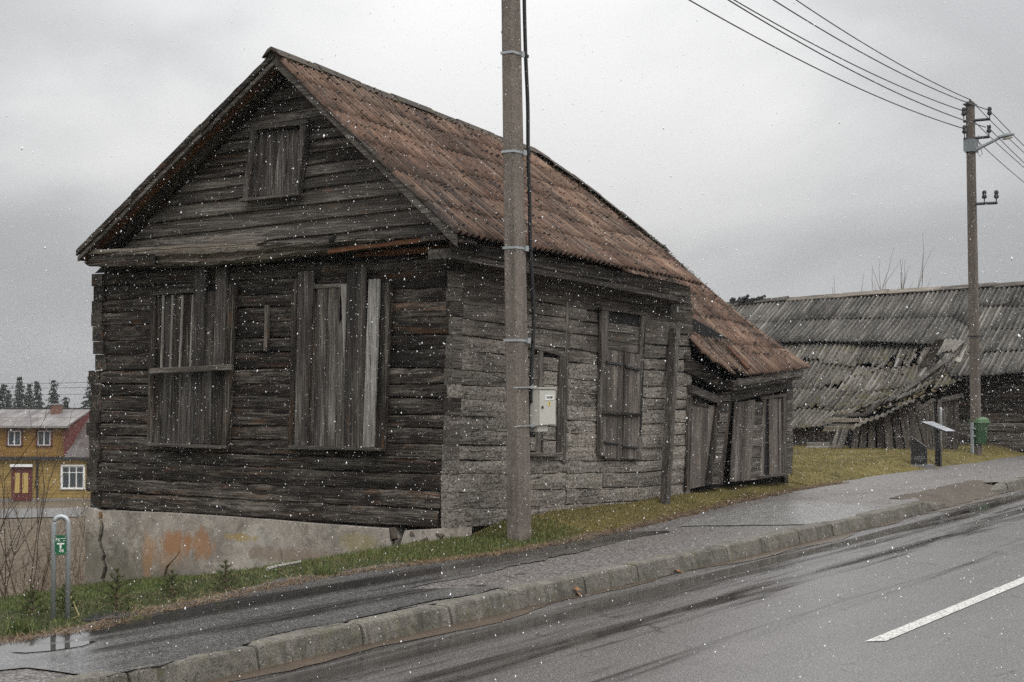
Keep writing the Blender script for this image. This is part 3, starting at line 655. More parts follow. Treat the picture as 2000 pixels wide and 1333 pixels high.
for a in range(9):
    t = a/9; t2 = (a+.92)/9; x0 = 1413-t*27; x1 = 1413-t2*27; y0, y1 = 766+t*182, 766+t2*182
    wpart(HR, 'log_end', (x0-1, y0), (x0+17-t*2, y0-1), (x1+17-t2*2, y1-1), (x1-1, y1), .05+R.uniform(-.015, .02), .14, M['grey_x'], sy, seg=2, jit=.003)
wpart(HR, 'door_post', (1426, 758), (1433, 758), (1412, 945), (1403, 947), .03, .08, M['dark_z'], sy)
for a in range(6):
    x0 = 1436+a*6.6; wpart(HR, 'plank', (x0, 787-a), (x0+6.3, 786-a), (x0-2.5, 941-a*.6), (x0-9, 941.6-a*.6), .04+R.uniform(-.008, .008), .02, M['shed_z'], sy, seg=4, jit=.002)
for a in range(7):
    t = a/7; t2 = (a+.95)/7; y0, y1 = 786+t*153, 786+t2*153
    wpart(HR, 'log', (1474-t*7, y0), (1492-t*4, y0-1), (1492-t2*4, y1-1), (1474-t2*7, y1), .03+R.uniform(-.01, .015), .14, M['grey_x'], sy, seg=3, jit=.003)
w = opening('window', (1494, 778), (1538, 772), (1534, 930), (1488, 934), .005, M['black'], sy)
wpart(w, 'frame_board', (1492, 778), (1497, 777), (1492, 933), (1486, 934), .05, .05, M['grey_z'], sy)
wpart(w, 'frame_board', (1531, 772), (1537, 771), (1536, 931), (1529, 932), .05, .05, M['grey_z'], sy)
wpart(w, 'frame_board', (1491, 775), (1538, 769), (1538, 775), (1491, 781), .055, .05, M['grey_x'], sy)
for x0, x1 in ((1503, 1511), (1511.6, 1519), (1521.5, 1526)): wpart(w, 'plank', (x0, 780), (x1, 779), (x1+1, 926), (x0+1, 928), .04, .02, M['shed_z'], sy)
wpart(w, 'sill', (1484, 930), (1535, 924), (1535, 929), (1484, 936), .08, .07, M['grey_x'], sy)
for a in range(8):
    t = a/8; t2 = (a+.95)/8; y0, y1 = 760+t*168, 760+t2*168
    wpart(HR, 'log_end', (1538, y0), (1548+R.uniform(-1, 2), y0-1), (1548+R.uniform(-1, 2), y1-1), (1537, y1), .045+R.uniform(-.02, .02), .16, M['grey_x'], sy, seg=2, jit=.003)
wpart(HR, 'beam', (1422, 758), (1548, 738), (1548, 760), (1422, 787), .02, .12, M['grey_x'], sy, seg=8, jit=.004)
wpart(HR, 'beam', (1415, 748), (1556, 730), (1556, 738), (1415, 758), .12, .12, M['dark_x'], sy, seg=8, jit=.003)
# ---- roof
def pl(xs, ys): return lambda X: float(np.interp(X, xs, ys))
rz = pl([12.95, 14.4, 16, 17.5, 18.55, 19.4, 20.6, 22.62], [5.232, 5.12, 5.03, 4.93, 4.885, 4.70, 4.40, 3.835]); ry = pl([12.95, 18.5, 22.7], [11.015, 11.2, 11.25])
e1z = pl([12.9, 14.5, 16, 17.2, 18.3], [3.185, 3.12, 3.07, 3.01, 2.955]); e1y = pl([12.9, 18.3], [8.68, 8.6])
e2z = pl([18.2, 18.5, 19.1, 19.7, 20.4, 21.4, 22.4], [2.36, 2.28, 2.02, 1.80, 1.83, 1.90, 1.955]); e2y = pl([18.3, 19.7, 22.4], [8.9, 8.7, 8.8])
def surf(ez, ey, ex=0):
    def f(X, t):
        A = V(X, ry(X), rz(X)); B = V(X-.0+ex, ey(X), ez(X)); p = A.lerp(B, t); p.z += -.05*math.sin(math.pi*t)+.012*math.sin(X*2.3+t*5); return p
    return f
PITCHW = .107
def sheet(f, x0, x1, t0, t1, nrm, mat, lift=.0, rows=4, lap=.03, amp=.025, th=.008, sk=None, name='roof_sheet', par=HR, axis='x', pw=PITCHW, brk=0):
    nw = max(2, int(round((x1-x0)/pw*8))); top, bot = [], []; sk = R.uniform(-1, 1)*(.006 if par is HR else .03) if sk is None else sk; up = R.uniform(0, .005 if par is HR else .035)
    cut = [R.uniform(0, brk) if brk else 0 for _ in range(nw//4+2)]
    for j in range(rows+1):
        tt = j/rows; ra = []; rb = []
        for i in range(nw+1):
            X = x0+(x1-x0)*i/nw; t = t0+(t1-t0)*tt - (cut[i//4]*tt if brk else 0)
            p = f(X+sk*tt, t); w = amp*math.cos(X/pw*2*math.pi); h = w+lift+(.004+.006*tt)+up*tt
            ra.append(p+nrm*h); rb.append(p+nrm*(h-th))
        top.append(ra); bot.append(rb)
    mb = MB(); n1 = nw+1; vs = [p for r in top for p in r]+[p for r in bot for p in r]; o = n1*(rows+1); fs = []
    for j in range(rows):
        for i in range(nw):
            a = j*n1+i; fs.append((a, a+1, a+n1+1, a+n1)); a += o; fs.append((a, a+n1, a+n1+1, a+1))
    for i in range(nw): a = rows*n1+i; fs.append((a, a+1, a+1+o, a+o))
    for j in range(rows):
        a = j*n1; fs.append((a, a+n1, a+n1+o, a+o)); a = j*n1+nw; fs.append((a, a+o, a+n1+o, a+n1))
    mb.add(vs, fs); return obj(name, mb, mat, par, smooth=True)
def roof(f, xa, xb, nc, nr, nrm, mat, skip=(), par=HR, brk=None, pw=PITCHW, **kw):
    for c in range(nc):
        x0, x1 = xa+(xb-xa)*c/nc, xa+(xb-xa)*(c+1)/nc
        for r in range(nr):
            if (c, r) in skip: continue
            t0 = r/nr-(.025 if r else 0); t1 = (r+1)/nr+R.uniform(0, .008)
            sheet(f, x0, x1+pw*.5, t0, t1, nrm, mat, rows=3, par=par, brk=(brk(c, r) if brk else 0), pw=pw, **kw)
f1 = surf(e1z, e1y); f2 = surf(e2z, e2y)
n1 = V(0, -.66, .75).normalized(); n2 = V(0, -.7, .71).normalized()
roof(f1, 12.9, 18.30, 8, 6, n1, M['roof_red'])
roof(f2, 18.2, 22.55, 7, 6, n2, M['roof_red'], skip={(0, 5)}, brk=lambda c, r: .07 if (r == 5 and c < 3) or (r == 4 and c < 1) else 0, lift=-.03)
# bare strip where a piece of sheet has slipped, a lath shows
mb = MB(); a, b = f2(20.15, .86)+n2*.05, f2(20.15, .985)+n2*.05; d = V(.045, 0, 0); mb.board(a-d, b-d, a+d, b+d, n2, .02, 4, .003); o = obj('roof_lath', mb, M['orange_y'], HR); o['label'] = 'bare orange lath in the torn roof'
e3z = pl([12.9, 18.5, 22.6], [3.2, 2.9, 2.0]); e3y = pl([12.9, 22.6], [13.98, 14.0])
f3 = surf(e3z, e3y); n3 = V(0, .62, .78).normalized()
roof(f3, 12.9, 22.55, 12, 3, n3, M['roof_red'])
# ridge caps
for i in range(13):
    x0 = 12.86+i*.75; mb = MB(); rg = []
    for X in (x0, x0+.4, x0+.8):
        z = rz(X)+.012+(.012 if i % 2 else 0); y = ry(X); rg.append([V(X, y-.13, z-.085), V(X, y-.05, z+.0), V(X, y, z+.022), V(X, y+.05, z), V(X, y+.13, z-.085), V(X, y, z-.01)])
    mb.loft(rg); obj('ridge_cap', mb, M['capdark'], HR)
# verge boards, soffits, rafters' feet, eaves boards
def run(name, a, b, wv, n, t, mat, seg=12, jit=.004): 
    mb = MB(); a, b, wv = Vector(a), Vector(b), Vector(wv); mb.board(a, b, a+wv, b+wv, n, t, seg, jit, .006, 0, .003); return obj(name, mb, mat, HR)
dn = V(0, 0, -.13)
for t0, t1, o in ((0, .42, 0), (.41, 1.0, -.012)):
    A, B = AP.lerp(RE, t0), AP.lerp(RE, t1); run('verge_board', A+V(-.03+o, 0, -.01), B+V(-.03+o, 0, -.01), dn, V(-1, 0, 0), .03, M['grey_y'])
for t0, t1, o in ((0, .36, 0), (.35, .7, -.012), (.69, 1.0, 0)):
    A, B = AP.lerp(LE, t0), AP.lerp(LE, t1); run('verge_board', A+V(-.03+o, 0, -.05), B+V(-.03+o, 0, -.05), V(0, 0, -.06), V(-1, 0, 0), .03, M['grey_y'])
    run('verge_board', A+V(-.05+o, 0, .03), B+V(-.05+o, 0, .03), V(0, 0, -.075), V(-1, 0, 0), .03, M['dark_y'])
for o in range(2):
    run('soffit_board', AP+V(.0+.17*o, .04, -.10), LE+V(.0+.17*o, .0, -.10), V(.16, 0, 0), V(0, -.6, -.8), .02, M['orange_y'] if o == 0 else M['dark_y'])
    run('soffit_board', AP+V(.0+.17*o, -.04, -.10), RE+V(.0+.17*o, .0, -.10), V(.16, 0, 0), V(0, .6, -.8), .02, M['dark_y'])
mb = MB(); rg = []
def eave(name, x0, x1, fz, fy, dy, dz, h, t, mat):
    mb = MB(); rg = []
    for i in range(9):
        X = x0+(x1-x0)*i/8; y = fy(X)+dy; z = fz(X)+dz; rg.append([V(X, y, z), V(X, y+t, z), V(X, y+t, z-h), V(X, y, z-h+R.uniform(-.004, .004))])
    mb.loft(rg); return obj(name, mb, mat, HR)
eave('eaves_board', 12.98, 18.25, e1z, e1y, .10, -.045, .13, .03, M['dark_x'])
eave('eaves_board', 13.0, 18.3, e1z, e1y, .12, -.15, .10, .28, M['grey_x'])
eave('eaves_board', 12.96, 18.2, e1z, e1y, .16, -.02, .05, .30, M['dark_x'])
eave('eaves_board', 19.9, 22.5, e2z, e2y, .06, -.05, .10, .03, M['grey_x'])
eave('eaves_board', 19.8, 22.5, e2z, e2y, .09, -.08, .12, .3, M['dark_x'])
# dark crusts of lichen on the corrugations: far too many to count
def crust(name, f, xa, xb, n, nrm, mat, t=(0.02, .99), s=(.012, .028), kind='stuff', par=HR, rows=26, flat=.5):
    vs, fs = [], []; OCT = ((1, 0, 0), (0, 1, 0), (-1, 0, 0), (0, -1, 0), (0, 0, 1))
    for _ in range(n):
        X = R.uniform(xa, xb); tt = R.uniform(*t)
        if R.random() < .75: tt = (int(tt*rows)+.5+R.uniform(-.12, .12))/rows
        X = round(X/PITCHW)*PITCHW + R.gauss(0, .012); p = f(X, min(.995, tt))+nrm*(.025+R.uniform(-.02, .012)); r = R.uniform(*s)*(1.5 if R.random() < .12 else 1); b = len(vs)
        for o in OCT: vs.append(p+V(o[0]*r*R.uniform(.6, 1.2), o[1]*r*R.uniform(.6, 1.3), o[2]*r*flat-o[1]*r*.6*nrm.y*-1))
        fs += [(b, b+1, b+4), (b+1, b+2, b+4), (b+2, b+3, b+4), (b+3, b, b+4)]
    return arr(name, vs, fs, mat, kind, par)
crust('lichen', f1, 12.95, 18.3, 1700, n1, M['lichen'], s=(.011, .022), rows=14); crust('lichen', f2, 18.3, 22.5, 1300, n2, M['lichen'], t=(.02, .93), s=(.011, .022), rows=14)
crust('moss', f1, 12.95, 18.3, 260, n1, M['moss'], t=(0, .06), s=(.012, .03)); crust('moss', f2, 18.3, 22.5, 260, n2, M['moss'], t=(0, .07), s=(.012, .03))
# ---- foundation of cast concrete, split by cracks
def fmat():
    n = NT('stained_foundation_concrete', .88, .25); p = n.coord((1, 1, 1), False)
    sp = n.n('ShaderNodeSeparateXYZ'); n.L(p, sp.inputs[0]); X, Y, Z = sp.outputs
    big = n.noise(p, 1.5, 6, .62, .3); mid = n.noise(p, 9, 5, .7); fine = n.noise(p, 70, 4, .75)
    c = n.ramp(n.math('ADD', n.math('MULTIPLY', big, .6), n.math('MULTIPLY', mid, .4)), [(.36, (.20, .175, .15)), (.5, (.33, .29, .25)), (.64, (.42, .385, .34))])
    st = n.noise(n.coord((1, 3.2, .9), False), 1, 5, .65, .3)
    c = n.mix(n.rng(st, .5, .66, 0, .55), c, (.17, .165, .155))
    fl = n.noise(n.coord((1, 2.2, 3), False), 1.3, 7, .72, .8); c = n.mix(n.rng(fl, .55, .57, 0, .5), c, (.47, .43, .375)); c = n.mix(n.rng(fl, .43, .40, 0, .6), c, (.16, .135, .115))
    sp_ = n.math('ADD', n.math('ADD', Z, n.math('MULTIPLY', Y, -.19)), n.math('MULTIPLY', n.math('SUBTRACT', mid, .5), .9)); c = n.mix(n.rng(sp_, -.62, -.95, 0, .65), c, (.085, .075, .05))
    c = n.mix(n.rng(fine, .48, .36, 0, .65), c, (.06, .05, .042))
    def blob(y, z, ry_, rz_, col, amt, sx=4):
        nonlocal c
        a = n.math('POWER', n.math('MULTIPLY', n.math('SUBTRACT', Y, y), 1/ry_), 2.0); b = n.math('POWER', n.math('MULTIPLY', n.math('SUBTRACT', Z, z), 1/rz_), 2.0)
        d = n.math('SUBTRACT', 1, n.math('ADD', a, b)); k = n.noise(n.coord((1, sx*2, sx*.7), False), 1, 5, .7, .5)
        c = n.mix(n.rng(n.math('ADD', d, n.math('MULTIPLY', n.math('SUBTRACT', k, .5), 3.2)), .05, .75, 0, amt), c, col)
    o = Vector((FX, 11.5, .22))
    for (x, y, a, b, col, amt) in ((345, 1060, .35, .16, (.31, .135, .05), .75), (395, 1065, .22, .2, (.31, .145, .055), .68), (330, 1085, .4, .22, (.29, .16, .08), .5), (290, 1085, .12, .3, (.34, .18, .08), .5), (470, 1050, .25, .05, (.34, .24, .08), .7), (700, 1060, .3, .12, (.26, .22, .09), .55), (196, 1010, .05, .12, (.38, .22, .05), .8), (560, 1085, .8, .09, (.22, .165, .125), .75), (365, 1110, .2, .15, (.22, .19, .165), .6)):
        q = hx(x, y, 13.25)-o; blob(q.y, q.z, a, b, col, amt)
    n.bump(n.math('ADD', mid, n.math('MULTIPLY', fine, .5)), .6, .008)
    return n.done(c)
M['found'] = fmat()
fxp = lambda x, y: hx(x, y, 13.25)
crack = [(198, 1000), (196, 1015), (199, 1030), (197, 1045), (194, 1058), (197, 1072), (203, 1085), (201, 1095), (206, 1108), (204, 1120), (200, 1131), (206, 1150), (206, 1175)]
def slabf(name, poly, lab=None, d=.4):
    mb = MB(); P = [fxp(*p) for p in poly]; mb.prism(P, (d, 0, 0)); o = obj(name, mb, M['found'], HR)
    if lab: o['label'] = lab
    return o
slabf('foundation', [(166, 996), (180, 994)]+[(x-4, y) for x, y in crack]+[(166, 1170)], 'separated corner block of the foundation')
notch = [(303, 1165), (304, 1146), (318, 1134), (322, 1115), (325, 1106), (338, 1094), (345, 1086), (351, 1076), (353, 1068), (351, 1079), (344, 1090), (334, 1100), (328, 1109), (326, 1118), (321, 1136), (306, 1148), (306, 1165)]
top = [(200, 998), (330, 1003), (420, 1009), (520, 1016), (600, 1023), (700, 1030), (760, 1034)]
right = [(766, 1052), (764, 1068), (770, 1085), (770, 1130)]
slabf('foundation', top+right+[(553, 1160), (552, 1096), (549, 1076), (545, 1056), (548, 1076), (550, 1096), (551, 1160)]+notch[::-1]+[(x+4, y) for x, y in crack[::-1][:-1]], 'long stained wall of the foundation', .45)
slabf('foundation', [(790, 1037), (850, 1034), (868, 1033), (868, 1110), (778, 1110), (780, 1070)], None, .5)
for i in range(10):                         # rubble in the broken corner
    x, y = R.uniform(762, 868), R.uniform(1034, 1075); p = hx(x, y, 13.27); s = R.uniform(.04, .1); mb = MB()
    rot = Matrix.Rotation(R.uniform(0, 3), 3, (R.random(), R.random(), R.random()+.1)); mb.box(p, (s, s*R.uniform(.7, 1.4), s*R.uniform(.5, .9)), rot); obj('foundation_stone', mb, M['capdark'], HR)
mb = MB(); mb.box((13.9, 11.6, -.2), (.2, 5.0, 1.1)); obj('dark_foundation_backing', mb, M['black'], HR)  # black backing behind the cracks, painting the dark inside them
mb = MB(); mb.add([V(13.34, 9.0, .27), V(13.34, 13.98, .27), V(13.36, 13.98, 3.0), V(13.36, 9.0, 3.0)], [(0, 1, 2, 3)])
# ------------------------------------------------------------------ ruined barn behind the house
BX = 36.0
BR = thing('barn', 'long ruined log barn under grey corrugated sheets, its left roof slope collapsed', 'barn', (BX, 11, .25))
def bpart(name, quad, X, t, mat, par=BR, seg=4, jit=.01, n=None, wob=.004):
    P = [hx(x, y, X) for x, y in quad]; mb = MB(); n = n or V(-1, 0, 0)
    vert = abs(quad[0][1]-quad[3][1]) > abs(quad[0][0]-quad[1][0])
    if vert: mb.board(P[0], P[3], P[1], P[2], n, t, seg, jit, .008, 0, wob)
    else: mb.board(P[0], P[1], P[3], P[2], n, t, seg, jit, .008, 0, wob)
    return obj(name, mb, mat, par)
zb = .18
for i in range(8):                          # log wall under the right half
    h = .215; z0 = zb+i*h; mb = MB()
    for (ya, yb) in ((12.2, 8.1),):
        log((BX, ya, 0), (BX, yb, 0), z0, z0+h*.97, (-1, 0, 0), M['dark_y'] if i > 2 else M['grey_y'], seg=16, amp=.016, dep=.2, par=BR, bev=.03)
mb = MB(); mb.add([V(BX+.1, 7.9, 0), V(BX+.1, 20, 0), V(BX+.1, 20, 1.6), V(BX+.1, 10, 1.6), V(BX+.1, 7.9, 2.2)], [(0, 1, 2, 3, 4)]); obj('wall_backing', mb, M['black'], BR)
for ya in (8.1, 20): log((BX, ya, 0), (BX+7, ya, 0), 0, 2.1, (0, -1 if ya < 10 else 1, 0), M['dark_x'], seg=6, par=BR)
mb = MB(); mb.add([V(BX+.2, 8.15, 2), V(BX+6.8, 8.15, 2), V(BX+3.5, 8.15, 4.0)], [(0, 1, 2)]); obj('gable_board', mb, M['shed_z'], BR)
brz = pl([7.9, 10.2, 11, 12.5, 14.6, 16.2, 17.2, 20.3], [4.15, 4.12, 4.1, 4.07, 3.98, 3.92, 3.88, 3.7])
def fU(Y, t):                               # upper slope, ridge to eave, along Y
    ez = np.interp(Y, [7.9, 10.5, 11.2, 15.2, 20.3], [1.90, 1.86, 2.62, 2.72, 2.7]); ex = np.interp(Y, [7.9, 10.4, 11.2, 15.2, 20.3], [35.35, 35.4, 36.7, 36.9, 36.9])
    A = V(39.5, Y, brz(Y)); p = A.lerp(V(float(ex), Y, float(ez)), t); p.z += -.05*math.sin(math.pi*t)+.02*math.sin(Y*1.3+t*3); return p
def fL(Y, t):                               # fallen lower slope
    tx, tz = np.interp(Y, [9.9, 11.2, 15.2, 20.3], [36.6, 36.95, 37.15, 37.15]), np.interp(Y, [9.9, 11.2, 15.2, 20.3], [2.52, 2.66, 2.76, 2.74])
    bx, bz = np.interp(Y, [9.9, 10.7, 11.6, 12.5, 20.3], [35.2, 34.6, 33.9, 33.2, 33.0]), np.interp(Y, [9.9, 10.7, 11.6, 12.6, 20.3], [1.75, 1.45, 1.05, .72, .62])
    p = V(float(tx), Y, float(tz)).lerp(V(float(bx), Y-.0, float(bz)), t); p.z += -.20*math.sin(math.pi*t)*math.exp(-((Y-12.2)/1.6)**2)-.07*math.sin(math.pi*t)+.045*math.sin(Y*1.9+t*4); return p
nU = V(-.5, 0, .86).normalized(); nL = V(-.46, 0, .89).normalized()
class Swap:                                 # the sheet builder runs along x; the barn runs along y
    def __init__(s, f): s.f = f
    def __call__(s, u, t): return s.f(u, t)
PB = .118
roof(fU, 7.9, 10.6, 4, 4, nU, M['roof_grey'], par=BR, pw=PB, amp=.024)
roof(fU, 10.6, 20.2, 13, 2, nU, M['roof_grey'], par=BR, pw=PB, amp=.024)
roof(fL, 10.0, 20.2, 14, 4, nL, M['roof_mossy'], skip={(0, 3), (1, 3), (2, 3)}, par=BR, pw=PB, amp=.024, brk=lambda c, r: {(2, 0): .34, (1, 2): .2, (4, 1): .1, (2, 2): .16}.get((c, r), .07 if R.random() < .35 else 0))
mb = MB(); mb.box((43.0, 14, 1.1), (.1, 12.2, 2.4)); obj('back_wall', mb, M['black'], BR)
def fB(Y, t):
    A = V(39.5, Y, brz(Y)); p = A.lerp(V(43.4, Y, 1.9), t); return p
roof(fB, 7.9, 20.2, 8, 2, V(.5, 0, .86), M['roof_grey'], par=BR, pw=PB*3, amp=.024)
for i in range(9):                          # ridge boards, some lifted
    y0 = 7.8+i*1.36; mb = MB(); lift = [.02, .05, .03, .01, .02, 0, .03, .0, .02][i]
    for sgn in (-1, 1):
        A, B = V(39.5, y0, brz(y0)+.05+lift), V(39.5, y0+1.4, brz(y0+1.4)+.05); wv = V(.2*sgn, 0, -.1); mb.board(A, B, A+wv, B+wv, V(.4*sgn, 0, 1), .025, 4, .015, .004)
    obj('ridge_board', mb, M['raw_y'] if i in (3, 4, 5) else M['grey_y'], BR)
mb = MB()
for i in range(30): 
    p = V(39.45+R.gauss(0, .1), R.gauss(17.0, .3), 3.90+R.uniform(-.03, .1)); mb.box(p, (R.uniform(.05, .2), R.uniform(.05, .22), R.uniform(.03, .1)), Matrix.Rotation(R.uniform(-1, 1), 3, 'X'))
o = obj('roof_debris', mb, M['iron'], BR); o['kind'] = 'stuff'
# loose pieces lying on the fallen slope
def onL(px, py, up=.06):
    d = ray(px, py); best = None
    for i in range(400):
        s = 32+i*.03; p = EYE+d*s
        lo = fL(min(20, max(9.9, p.y)), 0); hi = fL(min(20, max(9.9, p.y)), 1); t = (p.x-lo.x)/(hi.x-lo.x)
        if 0 <= t <= 1.05 and p.z <= fL(min(20, max(9.9, p.y)), t).z+up: return p
    return EYE+d*36
def lplank(quad, mat, lab=None, t=.03, name='plank'):
    P = [onL(*q) for q in quad]; mb = MB(); mb.board(P[0], P[3], P[1], P[2], nL, t, 5, .008, .006); o = obj(name, mb, mat, BR)
    if lab: o['label'] = lab
lplank([(1828, 663), (1846, 661), (1812, 718), (1792, 718)], M['grey_x'], 'broad brown board lying on the fallen slope')
lplank([(1866, 684), (1871, 690), (1770, 765), (1757, 765)], M['grey_x'])
lplank([(1753, 700), (1757, 701), (1750, 717), (1745, 716)], M['silver_z'])
lplank([(1878, 690), (1890, 672), (1876, 708), (1862, 704)], M['roof_pale'], 'pale ribbed sheet fragment')
lplank([(1776, 700), (1782, 701), (1774, 715), (1768, 714)], M['grey_x'])
def fBit(Y, t): p = fL(Y, t); p.z += .09; return p
for _ in range(16):                          # boards and laths thrown about where the slope broke
    x, y = R.uniform(1700, 1880), R.uniform(672, 790)
    if y > 800-(x-1690)*.5: continue
    a = R.uniform(-.5, .9); L = R.uniform(22, 60); dx, dy = L*math.sin(a)*.9, L*math.cos(a)*.6; w_ = R.uniform(3, 7)
    lplank([(x, y), (x+w_, y+1), (x-dx+w_, y+dy+1), (x-dx, y+dy)], M[R.choice(('grey_x', 'grey_x', 'shed_z', 'pale_z'))])
sheet(fBit, 10.5, 11.1, .02, .22, nL, M['roof_pale'], amp=.024, pw=PB, sk=.1, par=BR, brk=.05)
sheet(fBit, 11.0, 11.7, .72, .95, nL, M['roof_grey'], amp=.024, pw=PB, sk=.3, par=BR, brk=.08)
vs, fs = [], []
for _ in range(1500):                        # moss cushions and broken bits on the fallen slope
    Y = R.uniform(10.3, 15.5); t = R.uniform(.05, 1); 
    if R.random() > .25+.9*math.exp(-((Y-11.6-(1-t)*1.0)/1.1)**2)*t: continue
    p = fL(Y, t)+nL*R.uniform(.0, .05); r = R.uniform(.015, .045); b = len(vs)
    for o in ((1, 0, 0), (0, 1, 0), (-1, 0, 0), (0, -1, 0), (0, 0, 1)): vs.append(p+V(o[0]*r*R.uniform(.6, 1.4), o[1]*r*R.uniform(.6, 1.4), o[2]*r*.8-o[0]*r*-.5))
    fs += [(b, b+1, b+4), (b+1, b+2, b+4), (b+2, b+3, b+4), (b+3, b, b+4)]
arr('moss', vs, fs, M['moss'], 'stuff', BR)
# low front wall below the fallen slope, exposed laths, leaning sheets
for a in range(6):
    x0 = 1548+a*16; bpart('plank', [(x0, 838), (x0+15.5, 838), (x0+15.5, 908), (x0, 908)], 33.5, .04, M['shed_z'])
for y0, y1, xa, xb, mt in ((808, 815, 1628, 1692, 'grey_y'), (818, 826, 1623, 1690, 'raw_y'), (829, 837, 1618, 1684, 'grey_y'), (833, 843, 1611, 1668, 'raw_y')):
    bpart('lath', [(xa, y0), (xb, y0-1), (xb-6, y1-1), (xa-5, y1)], 33.1-(y0-808)*.006, .05, M[mt], seg=5)
bpart('plank', [(1600, 845), (1700, 840), (1700, 905), (1600, 905)], 33.7, .02, M['black'])  # black sheet standing in for the dark hollow behind the laths
bpart('plank', [(1700, 792), (1722, 782), (1690, 812), (1680, 812)], 32.95, .03, M['grey_z'])
bpart('plank', [(1712, 790), (1732, 778), (1702, 806), (1693, 812)], 32.9, .03, M['grey_z'])
def leansheet(name, quad, X0, X1, mat, lab, cat, horiz=False, grp=None, waves=4):
    P = [hx(x, y, X0 if y < 860 or (horiz and i < 2) else X1) for i, (x, y) in enumerate(quad)]; base = (P[2]+P[3])/2
    root = thing(name, lab, cat, base); mb = MB(); n = (P[1]-P[0]).cross(P[3]-P[0]).normalized()
    if n.x > 0: n = -n
    rows, cols = (6, waves*8) if not horiz else (waves*8, 6); vs = []
    for j in range(rows+1):
        for i in range(cols+1):
            u, v_ = i/cols, j/rows; p = P[0].lerp(P[1], u).lerp(P[3].lerp(P[2], u), v_); ph = (v_ if horiz else u)*waves*2*math.pi
            vs.append(p+n*.035*math.cos(ph))
    k = cols+1; m_ = len(vs); vs += [p-n*.012 for p in vs]; fs = []
    for j in range(rows):
        for i in range(cols): a = j*k+i; fs += [(a, a+1, a+k+1, a+k), (m_+a, m_+a+k, m_+a+k+1, m_+a+1)]
    mb.add(vs, fs); obj('sheet', mb, mat, root, smooth=True); return root, P, n
r_, P, n_ = leansheet('leaning_sheet', [(1640, 832), (1661, 831), (1640, 902), (1612, 902)], 33.0, 32.3, M['roof_mossy'], 'grey corrugated sheet with a cross batten leaning against the fallen barn', 'roofing sheet')
mb = MB(); c = P[0].lerp(P[3], .62)+n_*.05; d = P[1].lerp(P[2], .58)+n_*.05; mb.board(c, d, c-V(0, 0, .06), d-V(0, 0, .06), n_, .03, 3, .006); obj('batten', mb, M['raw_y'], r_)
leansheet('propped_sheet', [(1576, 866), (1622, 866), (1618, 902), (1570, 903)], 32.9, 32.5, M['roof_pale'], 'pale corrugated sheet propped with its ribs level beside the leaning sheet', 'roofing sheet', True, waves=4)
# collapsed plank shed in front of the barn
SH = thing('shed', 'collapsed plank shed with slanting boards and a mossy sheet roof before the barn', 'shed', (33, 11.5, .2))
def spart(*a, **k): return bpart(*a, par=SH, **k)
for a in range(9):
    xt = 1668+a*14.5; yt = 838-a*6.2; xb_ = 1655+a*19; yb_ = 897-a*2.4
    spart('plank', [(xt, yt), (xt+R.uniform(11.5, 13.2), yt-5), (xb_+R.uniform(15, 17.5), yb_), (xb_+R.uniform(0, 2), yb_+2)], 32.6-a*.02+R.uniform(-.03, .03), .03, M['shed_z'], seg=5)
for a, (x0, x1, u0, u1, yt, yb_) in enumerate(((1762, 1770, 1778, 1786, 805, 884), (1772, 1779, 1786, 1792, 800, 884), (1781, 1788, 1792, 1798, 796, 862), (1792, 1803, 1801, 1813, 812, 884), (1804, 1812, 1814, 1822, 795, 882), (1787, 1806, 1790, 1806, 792, 810), (1813, 1822, 1823, 1829, 790, 880))):
    spart('plank', [(x0, yt), (x1, yt-2), (u1, yb_), (u0, yb_)], 32.45+a*.02, .03, M['shed_z'] if a % 2 else M['grey_z'])
spart('beam', [(1795, 795), (1822, 778), (1826, 784), (1800, 803)], 32.3, .06, M['grey_y'])
mb = MB(); P = [hx(x, y, X) for x, y, X in ((1660, 838, 32.75), (1770, 800, 32.75), (1826, 782, 32.9), (1832, 884, 32.9), (1655, 898, 32.8))]; mb.prism(P, (.05, 0, 0)); obj('dark_interior', mb, M['black'], SH)
for a in range(4):
    x0 = 1831+a*10; spart('plank', [(x0, 781-a), (x0+9.5, 780-a), (x0+9.5, 882), (x0, 882)], 33.3, .04, M['shed_z'])
spart('beam', [(1838, 778), (1880, 768), (1880, 776), (1838, 788)], 33.2, .08, M['grey_y'])
def fS(u, t):
    A = hx(1672, 832, 32.75).lerp(hx(1782, 784, 33.6), u); B = hx(1664, 846, 32.1).lerp(hx(1790, 789, 32.25), u); p = A.lerp(B, t); p.z += .02*math.sin(u*9); return p
L0 = (hx(1672, 832, 32.75)-hx(1782, 784, 33.6)).length
for a in range(4): sheet(fS, a/4, (a+1)/4+.02, 0, 1, V(-.4, 0, .9), M['roof_mossy'], rows=3, amp=.022, pw=.13/L0, par=SH, lift=.03, brk=.06)
# bare tops of a bush behind the barn ridge
def twig(mb, p, d, L, r, depth=0, maxd=2, k=3, spread=.5, up=.1):
    pts = [Vector(p)]; d = Vector(d).normalized(); n = 4
    for i in range(n):
        d = (d+V(R.gauss(0, .09), R.gauss(0, .09), R.gauss(0, .06)+up*.3)).normalized(); pts.append(pts[-1]+d*L/n)
    mb.tube(pts, r, k, r*.35, cap=False)
    if depth < maxd:
        for _ in range(R.randint(2, 4)):
            i = R.randint(1, n); dd = (d+V(R.gauss(0, spread), R.gauss(0, spread), R.gauss(0, spread*.6))).normalized(); twig(mb, pts[i], dd, L*R.uniform(.4, .7), r*.55, depth+1, maxd, k, spread, up)
M['twig'] = plain('bare_twig_bark', (.095, .065, .045), .9, 0, .3, 30); M['twig_l'] = plain('pale_twig_bark', (.2, .15, .10), .9, 0, .3, 30)
bp = hx(1712, 575, 43.5)
